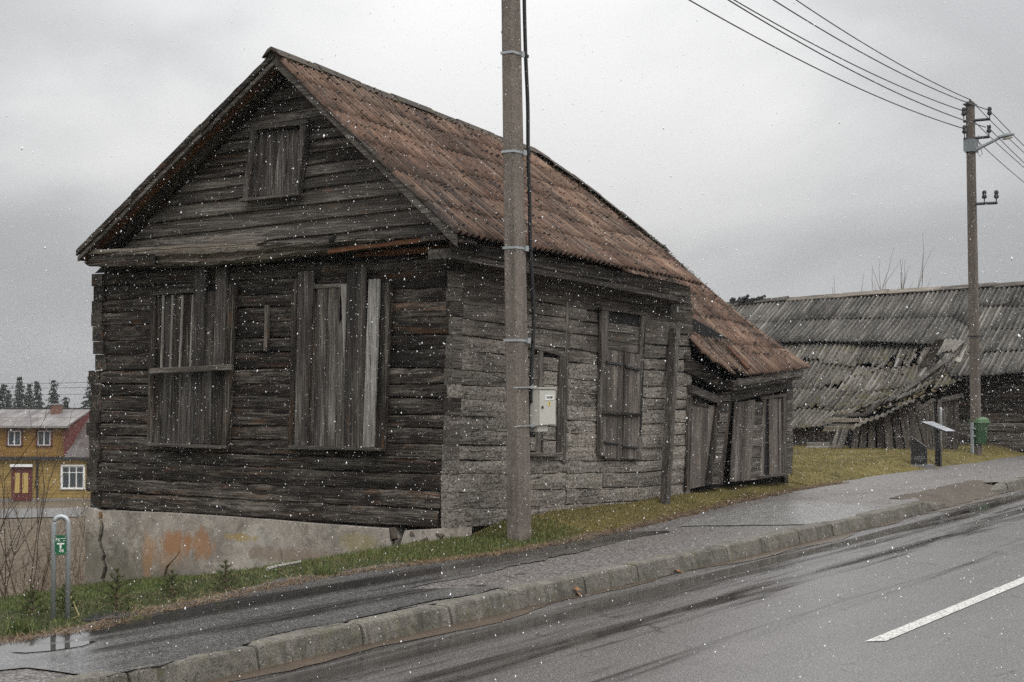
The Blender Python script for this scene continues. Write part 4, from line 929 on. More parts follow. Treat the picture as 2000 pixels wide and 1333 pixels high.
t = thing('bare_bush', 'thin bare twigs of a bush rising behind the barn ridge', 'bush', (bp.x, bp.y, .2)); mb = MB()
for i in range(16): mb_p = V(bp.x+R.gauss(0, .2), bp.y+R.gauss(0, .75), 2.3); twig(mb, mb_p, (0, R.gauss(0, .12), 1), R.uniform(1.5, 2.2), .016, 1, 2, spread=.25, up=.25)
mb.tube([(bp.x, bp.y, .1), (bp.x, bp.y, 2.4)], .06, 5); obj('stems', mb, M['twig'], t)
# ------------------------------------------------------------------ near utility pole
PX, PY = 13.46, 8.29
lv = -RT*.016
def pole(root, base, H, wx0, wy0, wx1, wy1, mat, lean_v, ch=.018):
    mb = MB(); rings = []
    for i in range(13):
        t = i/12; z = -.3+(H+.3)*t; a, b = (wx0+(wx1-wx0)*t)/2, (wy0+(wy1-wy0)*t)/2; c = Vector(base)+V(0, 0, z)+lean_v*max(z, 0)
        rings.append([c+V(x, y, 0) for x, y in ((-a+ch, -b), (a-ch, -b), (a, -b+ch), (a, b-ch), (a-ch, b), (-a+ch, b), (-a, b-ch), (-a, -b+ch))])
    mb.loft(rings); return obj('shaft', mb, mat, root)
U1 = thing('utility_pole', 'grey tapered concrete utility pole standing on the grass before the log house', 'utility pole', (PX, PY, .19), 'concrete utility poles along the road')
pole(U1, (PX, PY, .17), 7.15, .235, .165, .17, .12, M['pole'], lv)
def pc(z): return V(PX, PY, z)+lv*(z-.17)
def pw_(z): t = (z+.13)/7.45; return .235+(.17-.235)*t, .165+(.12-.165)*t
for z in (4.99, 4.00, 3.04, 2.12):           # strap clamps that hold the cable
    c = pc(z); a, b = pw_(z); a += .008; b += .008; mb = MB(); h = .012
    for q in (((0, -b/2, 0), (a, .006, h*2)), ((0, b/2, 0), (a, .006, h*2)), ((-a/2, 0, 0), (.006, b, h*2)), ((a/2, 0, 0), (.006, b, h*2))): mb.box(c+V(*q[0]), q[1])
    s_ = obj('strap', mb, M['steel'], U1); mb = MB(); mb.box(c+V(a/2-.03, -b/2-.012, .0), (.05, .022, .055)); obj('buckle', mb, M['steel'], s_)
    mb = MB(); mb.tube([c+V(a/2, -b/2+.02, 0), c+V(a/2+.10, -b/2+.02, .005)], .012, 6); mb.box(c+V(a/2+.10, -b/2+.02, .005), (.03, .04, .03)); obj('standoff', mb, M['iron'], s_)
mb = MB(); c = pc(6.95); mb.box(c, (.07, 1.3, .07)); ca = obj('crossarm', mb, M['iron'], U1)
mb = MB(); c2 = pc(6.4); mb.box(c2, (.07, 1.1, .07)); obj('crossarm', mb, M['iron'], U1)
mb = MB(); mb.board(hx(979, 61, PX-.1), hx(1000, 58, PX-.1), hx(979, 66, PX-.1), hx(1000, 63, PX-.1), V(-1, 0, 0), .01, 2, .002, .002); o = obj('rust_mark', mb, M['raw_y'], U1)
# the black cable
cab = thing('power_cable', 'thick black cable running down the near pole into the meter box', 'cable', pc(4))
pts = []
for z, o in ((7.0, .13), (6.7, .12), (6.3, .115), (5.5, .105), (4.99, .11), (4.5, .13), (4.0, .118), (3.5, .128), (3.04, .122), (2.6, .15), (2.3, .16), (2.12, .135), (1.95, .115), (1.78, .09), (1.62, .075), (1.5, .07)):
    a, b = pw_(z); pts.append(pc(z)+V(a/2+o-.015, -b/2+.02, 0))
mb = MB(); P2 = []
for i in range(len(pts)-1):
    p0, p1, p2, p3 = pts[max(i-1, 0)], pts[i], pts[i+1], pts[min(i+2, len(pts)-1)]
    for k in range(4):
        t = k/4; P2.append(.5*((2*p1)+(p2-p0)*t+(2*p0-5*p1+4*p2-p3)*t*t+(3*p1-p0-3*p2+p3)*t**3))
mb.tube(P2+[pts[-1]], .020, 8); obj('sheath', mb, M['cable'], cab, smooth=True)
# meter box
X0 = PX+.155; q = 50/3100; Y0 = X0*(.5284-.8489*q)/(.8489+.5284*q)
zt = hy(1051, 760, Y0).z; zl = hy(1051, 832, Y0).z; bw = hy(1082, 800, Y0).x-X0; bd = .17
MBX = thing('meter_box', 'grey metal meter box with warning sticker strapped to the near pole', 'meter box', (X0+bw/2, Y0+bd/2, zl))
H = zt-zl; cx, cy = X0+bw/2, Y0+bd/2
mb = MB(); mb.box((cx, cy, zl+H/2), (bw, bd, H)); bd_o = obj('body', mb, M['boxpaint'], MBX)
mb = MB(); mb.box((cx, cy-.008, zt+.008), (bw+.02, bd+.03, .012)); obj('rain_lid', mb, M['boxpaint'], MBX)
mb = MB(); mb.box((cx+.004, Y0-.012, zl+H/2-.004), (bw-.012, .016, H-.026)); door = obj('door', mb, M['boxpaint'], MBX)
mb = MB(); mb.tube([V(X0+bw*.16, Y0-.02, zl+H*.50), V(X0+bw*.16, Y0-.03, zl+H*.50)], .012, 8); mb.box((X0+bw*.16, Y0-.032, zl+H*.5), (.006, .01, .03)); obj('lock', mb, M['iron'], door)
mb = MB(); lx, lz = X0+bw*.6, zl+H*.765; mb.box((lx, Y0-.0225, lz), (bw*.5, .004, H*.135)); obj('label_plate', mb, M['white'], door)
def text(s, size, loc, rot, mat, parent, ext=.001, align='CENTER', sx=1, name='lettering'):
    cu = bpy.data.curves.new(name, 'FONT'); cu.body = s; cu.size = size; cu.extrude = ext; cu.align_x = align; cu.align_y = 'CENTER'; cu.resolution_u = 2
    cu.materials.append(mat); tmp = bpy.data.objects.new(name, cu); COL.objects.link(tmp); dg = bpy.context.evaluated_depsgraph_get(); me = bpy.data.meshes.new_from_object(tmp.evaluated_get(dg)); bpy.data.objects.remove(tmp); o = bpy.data.objects.new(name, me); link(o, parent); o.location = Vector(loc)-OFF.get(parent.name, V(0, 0, 0)); o.rotation_euler = rot; o.scale = (sx, 1, 1); OFF[o.name] = OFF.get(parent.name, V(0, 0, 0)); return o
text('KAS-2057', .034, (lx, Y0-.0265, lz), (math.pi/2, 0, 0), M['blackmetal'], door, sx=.9)
mb = MB(); s_ = .036; tz = zl+H*.60; mb.prism([(lx-s_*.8, Y0-.021, tz-s_*.6), (lx+s_*.8, Y0-.021, tz-s_*.6), (lx, Y0-.021, tz+s_)], (0, -.003, 0)); obj('warning_sticker', mb, M['yellow'], door)
mb = MB(); mb.prism([(lx-.004, Y0-.0245, tz+.015), (lx+.006, Y0-.0245, tz+.015), (lx+.0, Y0-.0245, tz+.0), (lx+.006, Y0-.0245, tz+.0), (lx-.002, Y0-.0245, tz-.017), (lx-.001, Y0-.0245, tz-.003), (lx-.007, Y0-.0245, tz-.003)], (0, -.001, 0)); obj('bolt_symbol', mb, M['blackmetal'], door)
mb = MB(); mb.box((cx-bw*.1, cy, zl-.03), (bw*.62, bd*.8, .06)); obj('cable_gland', mb, M['boxpaint'], MBX)
mb = MB(); mb.box((X0-.02, cy+.03, zl+H*.46), (.035, .06, H*1.12)); obj('mounting_rail', mb, M['iron'], MBX)
for z in (zt+.012, zl-.002):
    c = pc(z); a, b = pw_(z); mb = MB(); mb.tube([c+V(-a/2-.10, -b/2-.01, .0), c+V(a/2+.05, -b/2-.014, .004)], .005, 6); mb.box(c+V(a/2+.03, -b/2-.006, .004), (.09, .03, .028)); mb.box(c+V(0, b/2+.006, 0), (a+.02, .006, .02)); obj('strap', mb, M['steel'], MBX)
# ------------------------------------------------------------------ street lamp pole
QX, QY = 33.2, 9.28
U2 = thing('street_lamp_pole', 'brown concrete pole with crossarms and a street lamp beside the barn', 'utility pole', (QX, QY, .3), 'concrete utility poles along the road')
lv2 = -RT*.010
def qc(z): return V(QX, QY, z)+lv2*(z-.3)
ztop = 1.69+(750-196)*33/3100
pole(U2, (QX, QY, .28), ztop-.28, .235, .18, .19, .145, M['pole_far'], lv2)
def qz(y): return 1.69+(750-y)*33/3100
aim = RT.normalized()
def arm(y, d0, d1, tilt=.04, pins=(), r=.03):
    c = qc(qz(y))-V(0, .11, 0)*1; mb = MB(); A, B = c+aim*d0+V(0, 0, -tilt*.5), c+aim*d1+V(0, 0, tilt*.5); mb.tube([A, B], r, 4); a_ = obj('crossarm', mb, M['iron'], U2); outp = []
    for s_ in pins:
        p = c+aim*s_+V(0, 0, tilt*.5*s_); mb = MB(); mb.tube([p, p+V(0, 0, .12)], .012, 5); b = p+V(0, 0, .10)
        rg = [[b+V(math.cos(k)*rr, math.sin(k)*rr, zz) for k in np.linspace(0, 2*math.pi, 9)[:-1]] for rr, zz in ((.035, 0), (.055, .03), (.05, .06), (.035, .09), (.05, .115), (.04, .16), (.015, .175))]
        mb.loft(rg); obj('insulator', mb, M['iron'], a_); outp.append(b+V(0, 0, .1))
    return outp
i1 = arm(233, -.26, .30, .05, (-.25, .29)); i2 = arm(268, -.26, .28, .05, (-.24, .27)); i3 = arm(397, -.13, .42, .03, (.15, .40))
mb = MB(); mb.tube([qc(ztop-.02), qc(ztop+.06)], .02, 5); mb.box(qc(ztop-.06), (.27, .22, .03)); obj('top_bracket', mb, M['iron'], U2)
mb = MB(); zc = qz(283); mb.box(qc(zc), (.28, .235, .26)); obj('lamp_clamp', mb, M['lampgrey'], U2)
ldir = aim; A = qc(qz(290))-V(0, .14, 0); B = A+ldir*.46+V(0, 0, .24); mb = MB(); mb.tube([A-ldir*.1+V(0, 0, -.03), A, B], .035, 7); obj('lamp_arm', mb, M['lampgrey'], U2)
mb = MB(); rg = []; ax = (ldir+V(0, 0, .22)).normalized(); side = V(ldir.y, -ldir.x, 0); upv = side.cross(ax); upv = upv if upv.z > 0 else -upv
for t, w_, h_ in ((0, .03, .04), (.06, .06, .06), (.18, .09, .085), (.29, .085, .075), (.35, .05, .04), (.37, .015, .015)):
    c = B-ax*.05+ax*t; rg.append([c+side*w_*math.cos(k)+upv*(h_*.8 if math.sin(k) > 0 else h_*.35)*math.sin(k) for k in np.linspace(0, 2*math.pi, 13)[:-1]])
mb.loft(rg); hd = obj('lamp_head', mb, M['lampgrey'], U2, smooth=True)
mb = MB(); rg = []
for t, w_ in ((.10, .035), (.15, .07), (.24, .075), (.30, .055), (.33, .015)):
    c = B-ax*.05+ax*t-upv*.035; rg.append([c+side*w_*math.cos(k)+upv*-.07*abs(math.sin(k))*w_*8*(1 if math.sin(k) < 0 else 0) for k in np.linspace(0, 2*math.pi, 13)[:-1]])
mb.loft(rg); obj('lens', mb, M['lens'], hd, smooth=True)
c = qc(qz(657)); mb = MB(); mb.box(c, (.245, .19, .02)); mb.tube([c+V(.1, -.1, 0), c+V(.16, -.12, .01), c+V(.16, -.12, .06)], .012, 5); obj('wire_tie', mb, M['iron'], U2)
mb = MB(); c = qc(qz(275)); mb.tube([c+aim*.13, c+aim*.17+V(0, 0, .15), c+aim*.16+V(0, 0, .02), c+aim*.24+V(0, 0, -.25), c+aim*.19+V(0, 0, -.31), c+aim*.13+V(0, 0, -.2)], .006, 4); obj('jumper_wire', mb, M['cable'], U2)
# overhead wires between the two poles and on along the road
ends2 = [qc(ztop+.05), i1[1], i1[0], i2[1], i2[0]]
ends1 = [pc(7.3), pc(7.0)+V(0, -.6, 0), pc(7.0)+V(0, .5, 0), pc(6.5)+V(0, -.45, 0), pc(6.5)+V(0, .5, 0)]
dirs = V(math.cos(.034+.03), math.sin(.034), 0).normalized()
at_top = [(1551, 0), (1508, 0), (1428, 0), (1420, 0), (1343, 0)]
labs = ['topmost overhead wire fixed to the lamp pole tip', 'overhead wire on the far insulator of the upper crossarm', 'overhead wire on the near insulator of the upper crossarm', 'overhead wire on the far insulator of the lamp crossarm', 'lowest overhead wire on the near insulator of the lamp crossarm']
for k in range(5):
    a, b = ends1[k], ends2[k]; mb = MB(); pts = []
    # sag so that the span leaves the picture where the photograph shows it
    def P_(s, dz): p = (a+V(0, 0, dz)).lerp(b, s); p.z -= .30*4*s*(1-s); return p
    lo, hi = -2, 3
    for _ in range(40):
        sg = (lo+hi)/2; best = None
        for j in range(200):
            p = P_(j/199, sg)-EYE; zz = p.dot(FWD); x_ = 1000+3100*p.dot(RT)/zz; y_ = 666.5-3100*p.dot(UP)/zz
            if x_ >= at_top[k][0]: best = y_; break
        if best is not None and best < at_top[k][1]: hi = sg
        else: lo = sg
    for j in range(41): pts.append(P_(j/40, sg))
    far = b+V(34, 1.4+.034*0, .2)
    for j in range(1, 31): t = j/30; p = b.lerp(far, t); p.z -= .9*4*t*(1-t); pts.append(p)
    mb.tube(pts, .011, 4, cap=False); w_ = obj('overhead_wire', mb, M['cable']); tag(w_, labs[k], 'wire', 'overhead wires along the road')
# ------------------------------------------------------------------ street furniture
def marker(base, rz, lab, h=.72, sgn=True, wide=.105, tube=M['steel'], grp='looped hydrant marker posts'):
    r = thing('marker_post', lab, 'marker post', base, grp, rz, local=True); mb = MB(); pts = [V(-wide, 0, -.15), V(-wide, 0, h-wide)]
    pts += [V(-wide*math.cos(k), 0, h-wide+wide*math.sin(k)) for k in np.linspace(.2, math.pi-.2, 9)]+[V(wide, 0, h-wide), V(wide, 0, -.15)]
    mb.tube(pts, .017 if sgn else .021, 10); obj('hoop', mb, tube, r, smooth=True, off=V(0, 0, 0))
    if sgn:
        mb = MB(); pw = wide*2-.016; ph = .138*h/.72; pz = h-.20*h/.72; mb.box((0, -.012, pz), (pw, .006, ph)); pl_ = obj('plate', mb, M['signgreen'], r, off=V(0, 0, 0)); OFF[pl_.name] = V(0, 0, 0)
        for X in (-1, 1):
            for Z in (-1, 1): mb = MB(); mb.tube([(X*pw*.42, -.014, pz+Z*ph*.42), (X*pw*.42, -.018, pz+Z*ph*.42)], .004, 6); obj('rivet', mb, M['steel'], pl_, off=V(0, 0, 0))
        R90 = (math.pi/2, 0, 0); W_ = M['white']; s_ = h/.72
        text('FK', .036*s_, (-pw*.22, -.0158, pz+ph*.26), R90, W_, pl_, sx=.9); mb = MB(); mb.box((pw*.22, -.0155, pz+ph*.34), (pw*.4, .001, .003)); obj('fine_print', mb, W_, pl_, off=V(0, 0, 0)); text('400', .012*s_, (pw*.3, -.0158, pz+ph*.22), R90, W_, pl_)
        text('08', .034*s_, (pw*.08, -.0158, pz-ph*.30), R90, W_, pl_, sx=.95)
        mb = MB(); mb.box((0, -.0155, pz+ph*.07), (pw*.62, .002, .009)); mb.box((0, -.0155, pz-ph*.05), (.011, .002, .034*s_)); obj('tee_symbol', mb, W_, pl_, off=V(0, 0, 0))
    return r
def gpt(x, y):
    d = ray(x, y); lo = None
    for i in range(4000):
        s = 4+i*.02; p = EYE+d*s
        if p.z <= float(GZ(p.x, p.y)): return p
    return EYE+d*40
p = gpt(118, 1208); zz = (p-EYE).dot(FWD)
marker(p, YAW-math.pi/2+.12, 'galvanised marker post with green FK 08 plate at the pavement bend', h=198*zz/3100, wide=.0135*zz/3100*1000)
p = gpt(1420, 946); zz = (p-EYE).dot(FWD); marker(p, YAW-math.pi/2+1.25, 'pale hoop marker post seen edge on before the sunken rear wall', h=121*zz/3100, wide=.085)
p = gpt(1838, 884); zz = (p-EYE).dot(FWD); marker(p, YAW-math.pi/2+1.45, 'thin pale marker post half hidden behind the information stand', h=38*zz/3100+.5, sgn=False, wide=.05)
# information stand
p = gpt(1833, 911); zz = (p-EYE).dot(FWD); mpp = zz/3100
IS = thing('information_stand', 'black post with a tilted glossy information panel beside the granite block', 'information stand', p)
mb = MB(); mb.box(p+V(0, 0, .3*1-.16), (.10, .10, .34)); obj('sleeve', mb, M['blackmetal'], IS)
hgt = (911-835)*mpp; mb = MB(); mb.tube([p+V(0, 0, .2), p+RT*-.03+V(0, 0, hgt)], .052, 8); obj('post', mb, M['blackmetal'], IS)
def pp_(x, y, dz=0): return EYE+ray(x, y)*((zz+dz)/1.0)
A, B, C, D = pp_(1798, 824, .25), pp_(1822, 824, .55), pp_(1868, 843, .0), pp_(1848, 843, -.25)
nn = (B-A).cross(D-A).normalized(); nn = nn if nn.z > 0 else -nn
mb = MB(); mb.prism([A, B, C, D], nn*-.025); pn = obj('panel_frame', mb, M['blackmetal'], IS)
mb = MB(); k = lambda a, b: A.lerp(B, a).lerp(D.lerp(C, a), b); mb.prism([k(.03, .02)+nn*.001, k(.97, .02)+nn*.001, k(.97, .98)+nn*.001, k(.03, .98)+nn*.001], nn*.004); pq = obj('printed_panel', mb, M['panel'], pn)
for u0, u1, v0, v1 in ((.1, .4, .12, .5), (.48, .9, .12, .24), (.48, .9, .32, .5), (.1, .9, .6, .66), (.1, .7, .74, .8)):
    mb = MB(); mb.prism([k(u0, v0)+nn*.006, k(u1, v0)+nn*.006, k(u1, v1)+nn*.006, k(u0, v1)+nn*.006], nn*.001); OFF[pq.name] = OFF[pn.name]; obj('printed_block', mb, M['lampgrey'], pq)
# granite block
p = gpt(1795, 911); p1 = p; zz = (p-EYE).dot(FWD); mpp = zz/3100
GB = thing('granite_block', 'black polished granite block with a sloping top on the grass', 'memorial stone', p)
fr = Matrix.Rotation(YAW-math.pi/2, 3, 'Z'); wR = fr @ V(1, 0, 0); wB = fr @ V(0, 1, 0)
def g3(x, y, d): return p + wR*((x-1795)*mpp) + V(0, 0, (911-y)*mpp) + wB*d
f_ = [g3(1777, 908, -.1), g3(1808, 908, -.1), g3(1808, 874, -.1), g3(1777, 852, -.1)]
mb = MB(); bk = [g3(1785, 908, .22), g3(1816, 908, .18), g3(1816, 874, .18), g3(1785, 852, .22)]
mb.m = 0; mb.add(f_+bk, [(0, 1, 2, 3)]); mb.m = 1; mb.add(f_+bk, [(1, 5, 6, 2), (3, 2, 6, 7), (0, 3, 7, 4), (4, 7, 6, 5), (0, 4, 5, 1)]); blk = obj('block', mb, [M['granite'], M['granite_side']], GB)
mb = MB(); mb.box(p+wR*.02+wB*.04+V(0, 0, .0), ((48)*mpp, .45, .07), fr); obj('plinth', mb, M['granite_side'], GB)
for i, (a, b) in enumerate(((1783, 1803), (1781, 1805), (1786, 1800))):
    y = 893+i*3; mb = MB(); mb.prism([g3(a, y, -.104), g3(b, y, -.104), g3(b, y-1.1, -.104), g3(a, y-1.1, -.104)], wB*.003); obj('carved_line', mb, M['granite_side'], blk)
# litter bin
p = gpt(1910, 888); zz = (p-EYE).dot(FWD); mpp = zz/3100
LB = thing('litter_bin', 'green plastic litter bin with a hooded lid on a low stand by the lamp pole', 'litter bin', p)
rz = Matrix.Rotation(YAW-math.pi/2+.55, 3, 'Z'); H_ = (888-815)*mpp; w0 = .28
mb = MB(); rg = []
for t, w_, d_ in ((.27, .25, .22), (.3, .27, .24), (.82, .30, .27), (.84, .32, .29)):
    rg.append([p+V(0, 0, H_*t)+rz @ V(x*w_/2+.04*t, y*d_/2, 0) for x, y in ((-.85, -1), (.85, -1), (1, -.85), (1, .85), (.85, 1), (-.85, 1), (-1, .85), (-1, -.85))])
mb.loft(rg); bn = obj('body', mb, M['bingreen'], LB)
mb = MB(); rg = []
for t, w_, d_ in ((.835, .34, .31), (.86, .35, .32), (.87, .31, .3), (.93, .30, .29), (.975, .24, .24), (1.0, .12, .16)):
    rg.append([p+V(0, 0, H_*t)+rz @ V(x*w_/2+.05, y*d_/2, 0) for x, y in ((-.85, -1), (.85, -1), (1, -.85), (1, .85), (.85, 1), (-.85, 1), (-1, .85), (-1, -.85))])
mb.loft(rg); ld = obj('lid', mb, M['bingreen_l'], LB)
mb = MB(); mb.box(p+V(0, 0, H_*.915)+rz @ V(.19, -.04, 0), (.03, .2, H_*.075), rz); obj('opening', mb, M['black'], ld)
mb = MB(); mb.box(p+V(0, 0, H_*.42)+rz @ V(-.165, 0, 0), (.04, .06, H_*.86), rz); mb.box(p+V(0, 0, H_*.7)+rz @ V(-.15, 0, 0), (.06, .12, .03), rz); mb.box(p+V(0, 0, H_*.5)+rz @ V(-.15, 0, 0), (.06, .12, .03), rz); obj('stand', mb, M['steel'], LB)
mb = MB(); mb.box(p+V(0, 0, H_*.12)+rz @ V(.14, .06, 0), (.05, .05, H_*.32), rz); obj('stand', mb, M['grey_z'], LB)
# manhole cover in the verge, fallen branch, dead leaves
p = gpt(212, 1207)
MC = thing('manhole_cover', 'round studded iron manhole cover half sunk in dry grass by the pavement', 'manhole cover', p); mb = MB()
rg = [[p+V(math.cos(k)*r*.19, math.sin(k)*r*.19, z+math.sin(k)*r*-.02) for k in np.linspace(0, 2*math.pi, 25)[:-1]] for r, z in ((1, -.05), (1, .008), (.96, .016), (.93, .012), (.3, .012))]; mb.loft(rg); mc = obj('plate', mb, M['iron'], MC)
for i in range(-4, 5):
    for j in range(-4, 5):
        if i*i+j*j < 18: mb = MB(); mb.box(p+V(i*.037, j*.037, .018-j*.001), (.022, .012, .009), Matrix.Rotation(.78*(1 if (i+j) % 2 else -1), 3, 'Z')); obj('stud', mb, M['iron'], mc)
a, b = gpt(522, 1119), gpt(586, 1107); mb = MB(); mb.tube([a+V(0, 0, .03), a.lerp(b, .4)+V(0, .02, .035), b+V(0, 0, .04)], .016, 6, .011); tag(obj('fallen_branch', mb, M['silver_z']), 'pale stick lying in the grass under the foundation', 'branch')
M['leaf'] = plain('dead_leaf', (.22, .11, .05), .8, 0, .3)
def leaf(x, y, lab, n=3):
    p = hz(x, y, .012); mb = MB()
    for i in range(n):
        r = .055; a = R.uniform(0, 6); c = p+V(R.gauss(0, .03), R.gauss(0, .03), .01*i); u = V(math.cos(a), math.sin(a), R.uniform(-.2, .4)); w = V(-math.sin(a), math.cos(a), R.uniform(0, .5))
        mb.add([c-u*r, c-w*r*.5+V(0, 0, .012), c+u*r*.3-w*r*.35, c+u*r, c+u*r*.3+w*r*.4, c+w*r*.5+V(0, 0, .02)], [(0, 1, 2, 5), (5, 2, 3, 4)])
    tag(obj('dead_leaf', mb, M['leaf']), lab, 'leaf')
leaf(1117, 1162, 'crumpled brown leaves caught in the gutter by the kerb', 5); leaf(1316, 1117, 'brown leaf lying further up the gutter', 2)
leaf(1492, 1068, 'small orange brown leaf at the far kerb stone', 2)
# ------------------------------------------------------------------ yellow house in the valley
zd = 88.0; base = EYE+ray(100, 979)*zd; mpp = zd/3100
YH = thing('yellow_house', 'two storey yellow wooden house with dormer and patchy metal roof beyond the field', 'house', base, None, YAW-math.pi/2, local=True)
lp = lambda x, y, d=0: V((x-100)*mpp, d, (979-y)*mpp)
def clap(name, c0, c1, pitch, var=.12):
    n = NT(name, .8, .2); sp = n.n('ShaderNodeSeparateXYZ'); n.L(n.tc.outputs['Object'], sp.inputs[0])
    fr_ = n.math('FRACT', n.math('DIVIDE', sp.outputs[2], pitch)); b = n.noise(n.coord((.6, .6, 4), False), 1, 5, .65)
    c = n.mix(n.rng(b, .36, .66), c0, c1); c = n.mix(n.rng(fr_, .0, .16, .75, 0), c, tuple(q*.3 for q in c0)); n.bump(fr_, .8, .03); return n.done(c)
M['yel_low'] = clap('pale_yellow_clapboard', (.25, .165, .05), (.42, .30, .105), .19); M['yel_up'] = clap('ochre_clapboard', (.225, .12, .03), (.34, .2, .055), .19)
M['maroon'] = plain('maroon_paint', (.10, .022, .018), .7, 0, .25); M['yelpanel'] = plain('faded_yellow_panel', (.42, .30, .10), .7, 0, .2)
M['metalroof'] = roofmat('pale_metal_roof', (1.5, .4, .4), [(.34, (.13, .115, .11)), (.5, (.20, .185, .18)), (.66, (.28, .27, .265))], (.06, .04, .04), (.4, .38, .38), .3, (.8, 1.15))
M['redroof'] = roofmat('streaked_red_metal_roof', (1.2, .3, .3), [(.36, (.055, .035, .032)), (.48, (.085, .07, .066)), (.6, (.145, .14, .138))], (.05, .03, .03), (.45, .44, .45), .4, (.9, 1.1))
M['pane'] = plain('window_glass', (.05, .06, .07), .08, 0, .4, 3, .6); M['brick'] = plain('chimney_brick', (.16, .085, .06), .9, 0, .3, 6); M['plinth'] = plain('grey_plinth', (.2, .195, .185), .9, 0, .2, 5)
def yb(name, x0, y0, x1, y1, d0, d1, mat, par=YH):
    a, b = lp(x0, y1), lp(x1, y0); mb = MB(); mb.box(((a.x+b.x)/2, (d0+d1)/2, (a.z+b.z)/2), (b.x-a.x, d1-d0, b.z-a.z)); o = obj(name, mb, mat, par, off=V(0, 0, 0)); OFF[o.name] = V(0, 0, 0); return o
yb('plinth', -260, 974, 262, 1000, -.05, 7.0, M['plinth'])
yb('wall', -260, 897, 258, 975, 0, 7, M['yel_low']); yb('upper_wall', -150, 834, 126, 893, .35, 6.5, M['yel_up'])
def ybq(name, quad, t, mat, par=YH):        # quad of (px, py, depth)
    P = [lp(*q) for q in quad]; n = (P[1]-P[0]).cross(P[3]-P[0]).normalized(); n = n if n.z > 0 else -n; mb = MB(); mb.prism(P, n*-t); o = obj(name, mb, mat, par, off=V(0, 0, 0)); OFF[o.name] = V(0, 0, 0); return o
for i in range(24):                          # dormer roof of standing-seam panels, two courses
    x0 = -162+i*12.2
    if x0 > 130: break
    s = 17*max(0, 1)
    for (ya, da, yb_, db, sa, sb) in ((801, 3.4, 817, 1.55, 17, 8), (817, 1.6, 833, -.15, 8, 0)):
        ybq('roof_panel', [(x0+sa, ya, da), (x0+sa+11.8, ya, da), (x0+sb+11.8, yb_, db), (x0+sb, yb_, db)], .06+.02*(i % 2), M['metalroof'])
yb('eaves_board', -160, 832, 132, 836, -.2, .3, M['plinth']); yb('eaves_board', -262, 893, 262, 898, -.35, .2, M['iron'])
ybq('dormer_cheek', [(127, 834, .34), (148, 803, 3.3), (127, 893, -.2), (127, 893, .34)], .05, M['maroon'])
ybq('dormer_cheek', [(124, 838, .1), (150, 802, 3.4), (134, 880, .5), (128, 893, -.25)], .06, M['maroon'])
for i in range(7):
    x0 = 128+i*20
    for (ya, yb_) in ((801, 826), (826, 860), (860, 894)):
        da, db = 3.5-(ya-801)*3.85/93, 3.5-(yb_-801)*3.85/93; k0, k1 = (22 if i == 0 else 0)*(1-(ya-801)/93), (22 if i == 0 else 0)*(1-(yb_-801)/93)
        ybq('roof_panel', [(x0+k0, ya, da), (x0+20, ya, da), (x0+20, yb_, db), (x0+k1, yb_, db)], .05+.015*(i % 2), M['redroof'])
ybq('back_roof', [(-260, 800, 3.5), (265, 800, 3.5), (265, 894, 7.3), (-260, 894, 7.3)], .06, M['redroof'])
ybq('roof_panel', [(-262, 801, 3.5), (-150, 801, 3.5), (-150, 894, -.35), (-262, 894, -.35)], .05, M['redroof'])
yb('ridge_cap', -165, 799, 265, 802, 3.3, 3.7, M['iron'])
ch = yb('chimney', 75, 792, 92, 812, 2.2, 2.9, M['brick']); yb('chimney_cap', 74, 790, 93, 793, 2.15, 2.95, M['plinth'], ch)
def ywin(x0, y0, x1, y1, d, cols, trans=None, trim=None):
    w = yb('window', x0, y0, x1, y1, d-.05, d+.1, M['white'])
    if trim: 
        for q in ((x0-3, y0-2, x0, y1+2), (x1, y0-2, x1+3, y1+2), (x0-3, y0-4, x1+3, y0), (x0-3, y1, x1+3, y1+2)): yb('frame', *q, d-.09, d+.02, trim, w)
    else:
        for q in ((x0-2, y0-2, x0+1, y1+1), (x1-1, y0-2, x1+2, y1+1), (x0-2, y0-3, x1+2, y0), (x0-3, y1, x1+3, y1+2)): yb('frame', *q, d-.10, d+.02, M['white'], w)
    cw = (x1-x0-2)/cols; ys = [(y0+2, y1-2)] if trans is None else [(y0+2, trans-1), (trans+1, y1-2)]
    for c in range(cols):
        for a, b in ys: yb('pane', x0+1+c*cw+1.3, a, x0+1+(c+1)*cw-1.3, b, d-.07, d-.04, M['pane'], w)
    return w
ywin(11, 842, 37, 871, .35, 2, None, M['maroon']); ywin(69, 842, 95, 871, .35, 2, None, M['maroon']); ywin(-60, 842, -34, 871, .35, 2, None, M['maroon'])
ywin(121, 911, 164, 954, 0, 3, 923); ywin(-70, 911, -40, 954, 0, 3, 923); ywin(210, 911, 240, 954, 0, 3, 923)
d_ = yb('door', 23, 912, 63, 978, -.1, .1, M['maroon']); yb('door_panel', 30, 924, 40, 963, -.14, -.08, M['yelpanel'], d_); yb('door_panel', 45, 924, 56, 963, -.14, -.08, M['yelpanel'], d_); yb('door_hood', 22, 907, 65, 912, -.3, 0, M['white'], d_)
mb = MB(); mb.tube([lp(73, 898, -.25), lp(74, 905, -.12), lp(74, 976, -.12)], .055, 6); obj('downpipe', mb, M['iron'], YH, off=V(0, 0, 0))
